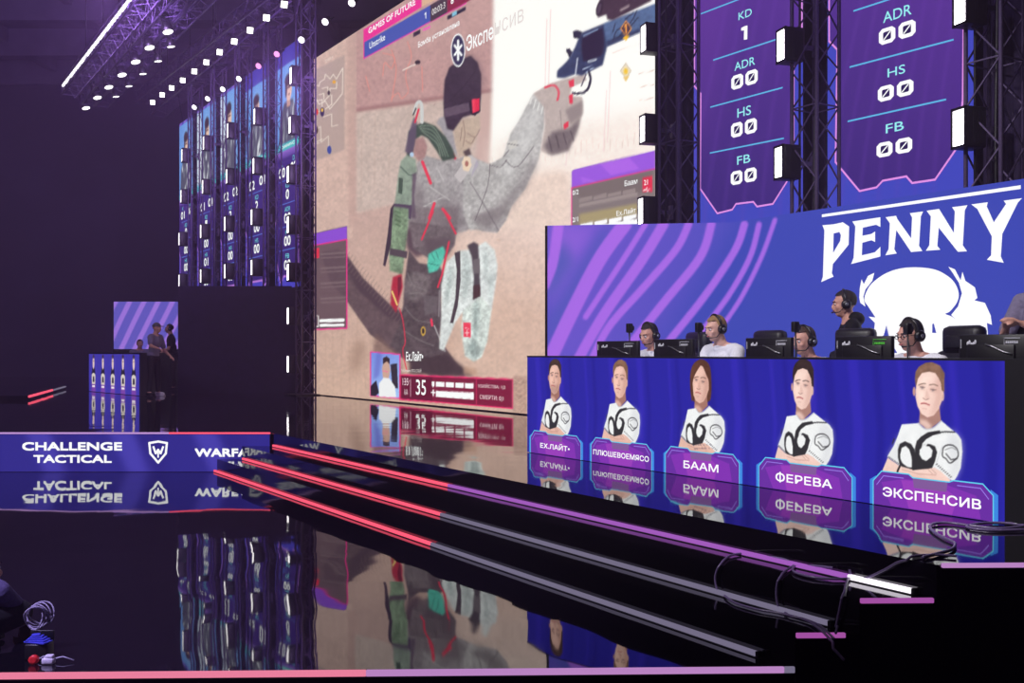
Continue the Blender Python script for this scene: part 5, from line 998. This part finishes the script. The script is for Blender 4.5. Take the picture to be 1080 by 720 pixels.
# ------------------------------------------------------------------ chairs, monitors, cameras, cables, kit
LEATH = mat('chair_leather', (24, 22, 30), 0.45, 0, 0.15, 40, .5, .2)
def chair_proto():
    r = empty('gaming_chair')
    b = MB(); b.rbox(-.25, .22, .52, .25, .34, 1.12, .045); b.rbox(-.29, .17, .60, -.21, .32, 1.05, .035); b.rbox(.21, .17, .60, .29, .32, 1.05, .035); b.build('backrest', LEATH, r)
    hb = MB().rbox(-.19, .215, 1.08, .19, .345, 1.33, .05).build('headrest', LEATH, r); MB().rbox(-.13, .19, 1.13, .13, .235, 1.25, .02).build('head_pillow', LEATH, hb)
    MB().rbox(-.26, -.25, .42, .26, .26, .53, .04).rbox(-.30, -.22, .45, -.22, .2, .57, .03).rbox(.22, -.22, .45, .30, .2, .57, .03).build('seat', LEATH, r)
    for s_ in (-1, 1): a = MB().box(s_*.33-.02, -.02, .44, s_*.33+.02, .04, .68).build('armrest', M_BLACK, r); MB().rbox(s_*.33-.05, -.16, .68, s_*.33+.05, .14, .71, .014).build('arm_pad', M_BLACK, a)
    MB().tube([(0,0,.10),(0,0,.43)], .03, 10).build('gas_post', METAL, r)
    for i in range(5):
        t = 2*math.pi*i/5; l = MB().tube([(0,0,.12),(.31*math.cos(t), .31*math.sin(t), .075)], .028, 8, .018).build('foot', M_BLACK, r); MB().ell((.31*math.cos(t), .31*math.sin(t), .032), (.03,.03,.03), None, 10, 6).build('caster', M_BLACK, l)
    return r
cp = chair_proto(); Pch = qplane(8.45)
for i, (x, lb) in enumerate(((713,'black gaming chair behind the leftmost player'),(790,'black gaming chair right of the blond player'),(884,'black gaming chair in front of the coach'),(989,'black gaming chair right of the player in glasses'),(1070,'black gaming chair behind the rightmost monitor'))):
    r = cp if i == 0 else copy_tree(cp); p = Pch.W(Pch.S(x), 0); r.location = p; r.rotation_euler = (0, 0, YAW+.15*((i % 3)-1)); r.scale = (1, 1, .94); tag(r, lb, 'chair', 'gaming chairs behind the counter')
E_GREEN = mat('logo_green', (96, 214, 74), .5); E_SILV = mat('logo_silver', (206, 206, 220), .4); M_PAN = mat('monitor_black', (22, 21, 27), .4)
E_DISP = emit('display_glow', (190, 200, 255), 2.2)
def monitor_proto():
    r = empty('monitor'); MB().rbox(-.31, -.02, .12, .31, .02, .475, .008).build('panel', M_PAN, r)
    MB().rbox(-.22, -.035, .16, .22, -.018, .40, .008).build('back_cover', M_PAN, r)
    l = MB()
    for i in range(5): l.ell((-.22+.018*i, -.022, .405+.012*math.sin(i*2)), (.012,.003,.018), None, 8, 6)
    l.tube([(-.285,-.022,.44),(-.285,-.022,.37)], .004, 5); l.build('emblem', E_SILV, r)
    MB().tube([(-.04,-.040,.40),(.02,-.040,.385),(.12,-.040,.345),(.2,-.040,.325)], .007, 6).build('chrome_line', METAL, r)
    g = MB(); g.tube([(.12,-.022,.40),(.12,-.022,.445),(.26,-.022,.445)], .0035, 5); g.tube([(.12,-.022,.395),(.15,-.022,.395)], .0035, 5)
    for i in range(7): g.box(.135+i*.016, -.024, .405, .145+i*.016, -.019, .425)
    g.build('sticker', E_SILV, r)
    MB().box(-.295, .0205, .135, .295, .0225, .46).build('display', E_DISP, r)
    MB().tube([(0,.05,.02),(0,.03,.26)], .02, 8).box(-.04,.0,.22,.04,.05,.28).build('neck', M_PAN, r); MB().rbox(-.14,-.08,0,.14,.14,.02,.008).build('foot', M_PAN, r)
    return r
mp = monitor_proto(); Pm = qplane(7.35)
for i, (xa, xb, yt, lb) in enumerate(((631,674,359.5,'leftmost black monitor on the team counter'),(691,732,357.5,'black monitor between the leftmost and the blond player'),(788,836,356,'middle black monitor right of the blond player'),(883,942,354.5,'black monitor with a green sticker in front of the coach'),(1013,1084,352.5,'black monitor cut by the right picture edge'))):
    r = mp if i == 0 else copy_tree(mp); k0, k1 = Pm.S(xa), Pm.S(xb); z = Pm.px((xa+xb)/2, yt)[1]; p = Pm.W((k0+k1)/2, z-.475); r.location = (p.x, p.y, .75); r.rotation_euler = (0, 0, P_CTR.rz); tag(r, lb, 'monitor', 'monitors on the team counter')
    for ch in r.children:
        if i == 3 and ch.name.startswith('sticker'): ch.data = ch.data.copy(); ch.data.materials[0] = E_GREEN
    s_ = (k1-k0)/.62; r.scale = (s_, 1, (z-.75)/.475)
def cam_proto():
    r = empty('camera_stand'); MB().tube([(0,0,.02),(0,0,.47)], .011, 8).build('pole', M_BLACK, r); MB().lathe([(.07,0),(.068,.012),(.02,.02)], 16).build('base', M_BLACK, r)
    b = MB().rbox(-.035, -.05, .47, .035, .045, .56, .012).build('camera', M_BLACK, r); MB().lathe([(.026,0),(.026,.03),(.020,.034)], 12, Matrix.Translation((0,.045,.515)) @ Matrix.Rotation(-math.pi/2, 4, 'X')).build('lens', M_BLACK, b)
    MB().rbox(-.036,-.03,.48,-.032,.0,.545,.001).build('silver_strip', METAL, b)
    MB().tube([(.01,-.03,.49),(.06,-.04,.35),(.05,-.03,.15),(.12,-.02,.012)], .005, 6).build('cable', M_BLACK, r)
    return r
kp = cam_proto(); Pk = qplane(7.5)
for i, (x, yt, lb) in enumerate(((664,341,'small camera on a pole above the leftmost monitor'),(737,340,'small camera on a pole left of the blond player'),(839,339,'small camera on a pole in front of the third player'),(957.5,341,'small camera on a pole in front of the player in glasses'))):
    r = kp if i == 0 else copy_tree(kp); k, z = Pk.px(x, yt); p = Pk.W(k, .75); r.location = p; r.rotation_euler = (0, 0, YAW); r.scale = (.62, .62, (z-.75)/.56); tag(r, lb, 'camera', 'player cameras on the counter desk')
# black cable loops over the stairs
M_CABLE = mat('cable_rubber_violet_lit', (112, 94, 142), .35, 0, .1, 40, .7)  # black rubber with the violet stage light put into its colour
def on_step(x, y):
    """where the line of sight lands on the deck or the stair treads"""
    u = (x-540)/F; v = (y-HZ)/F
    for z, q0, q1 in ((0, QT, 99), (-1/6, Q1, QT), (-1/3, Q2, Q1), (-.5, -99, Q2)):
        Y = (EYE-z)/v; q = u*Y+TT*Y
        if q0 <= q < q1: return Vector((u*Y, Y, z+.012))
    for z, q in ((-.02, QT), (-.19, Q1), (-.36, Q2)):
        Y = q/(u+TT); zz = EYE-v*Y
        if z-.16 < zz < z+.04: return Vector((u*Y, Y, zz))+Vector((-.014, -.012, 0))
    Y = 5.04; return Vector((u*Y, Y, EYE-v*Y))
def cable(label, pts, rad=.0065, name='cable'):
    p3 = [on_step(*p) for p in curve(pts, 7)]; p3 = curve([tuple(p) for p in p3], 3); c = MB().tube(p3, rad, 8); o = c.build(name, M_CABLE, None); cen = sum((Vector(p) for p in p3), Vector())/len(p3); cen = Vector(p3[len(p3)//2])
    o.data.transform(Matrix.Translation(-cen)); o.location = cen; tag(o, label, 'cable', 'loose cables on the stage stairs')
ZC = lambda p: [(x/4+740, y/4+570) for x, y in p]
cable('black cable looping widest to the left across the purple light strip', ZC([(395,95),(350,75),(240,62),(140,66),(90,95),(66,150),(80,215),(130,265),(230,298),(340,318),(440,345),(500,385),(545,430),(610,500)]))
cable('black cable curving from the deck over the steps beside the wide loop', ZC([(560,425),(500,370),(430,340),(370,325),(335,285),(324,210),(340,150),(395,108),(396,92)]))
cable('short black cable hanging over the magenta step end', ZC([(632,118),(634,142),(612,185),(596,260),(580,340),(566,400)]))
cable('long black cable coming from the deck onto the top light strip', ZC([(1075,75),(1000,70),(920,72),(840,88),(780,120),(700,155),(600,170),(480,165),(400,145),(385,125),(410,110),(480,104),(560,112)]))
ZD = lambda p: [(x/3+800, y/3+360) for x, y in p]
cable('coiled black cable lying on the deck before the counter', ZD([(840,602),(760,604),(690,600),(660,590),(720,580),(800,582),(840,590),(760,598),(680,590),(600,580),(550,584),(546,600),(580,625),(620,645),(610,665),(560,680),(520,690)]), .009)
# kit beside the technician
Pz = -.5
def kit(name, label, cat, mb, m, loc, s=.65):
    o = tag(mb.build(name, m, None, loc), label, cat); o.scale = (s,)*3; return o
r = empty('tool_case', (-2.38, 5.25, Pz)); r.scale = (.65,)*3; tag(r, 'small dark open case on the stage edge beside the technician', 'case'); MB().rbox(-.09,-.06,0,.09,.06,.12,.01).build('body', M_BLACK, r); MB().rbox(-.09,.055,.12,.09,.07,.2,.005).build('lid', M_BLACK, r)
c = MB()
for i in range(5): c.rbox(-.10+.012*i, -.05+.01*i, .0+.012*i, .09-.02*i, .05, .013+.012*i, .004, Matrix.Rotation(.15*i-.3, 4, 'Z'))
kit('folded_cloth', 'blue folded cloth on top of the dark case', 'cloth', c, mat('cloth_blue', (58, 62, 190), .8), (-2.38, 5.245, Pz+.08))
r = empty('tape_roll', (-2.36, 5.16, Pz)); r.scale = (.5,)*3; tag(r, 'bright red roll of tape in front of the dark case', 'tape roll'); MB().lathe([(.022,0),(.045,0),(.045,.05),(.022,.05)], 18, Matrix.Translation((0,0,.045)) @ Matrix.Rotation(math.pi/2, 4, 'X')).build('roll', mat('tape_red', (226, 40, 44), .5), r)
c = MB()
for j in range(6): c.tube([(.05*math.cos(t)*(1+.1*j)+.006*j, .02*math.sin(t*2+j)+.01*j, .075+.065*math.sin(t)+.004*j) for t in np.linspace(0, 2*math.pi, 22)], .0045, 6)
kit('cable_coil', 'loose coil of pale grey cable leaning on the dark case', 'cable', c, mat('cable_grey', (150, 142, 166), .5), (-2.46, 5.36, Pz+.10), .9)
c = MB().tube([(-.12,0,.0),(-.05,.03,.03),(.02,.0,.015),(.1,.02,.03),(.19,0,.008)], .006, 6); kit('grey_cable', 'grey cable end reaching out from the tape roll along the stage edge', 'cable', c, mat('cable_pale', (170, 164, 186), .5), (-2.30, 5.18, Pz+.004))
c = MB().rbox(-.06,-.04,0,.06,.04,.06,.015).rbox(-.03,-.03,.055,.05,.03,.09,.012); kit('white_pouch', 'small white pouch lying at the stage edge right of the tape roll', 'pouch', c, mat('pouch_white', (216, 210, 224), .7), (-2.29, 5.155, Pz), .5)
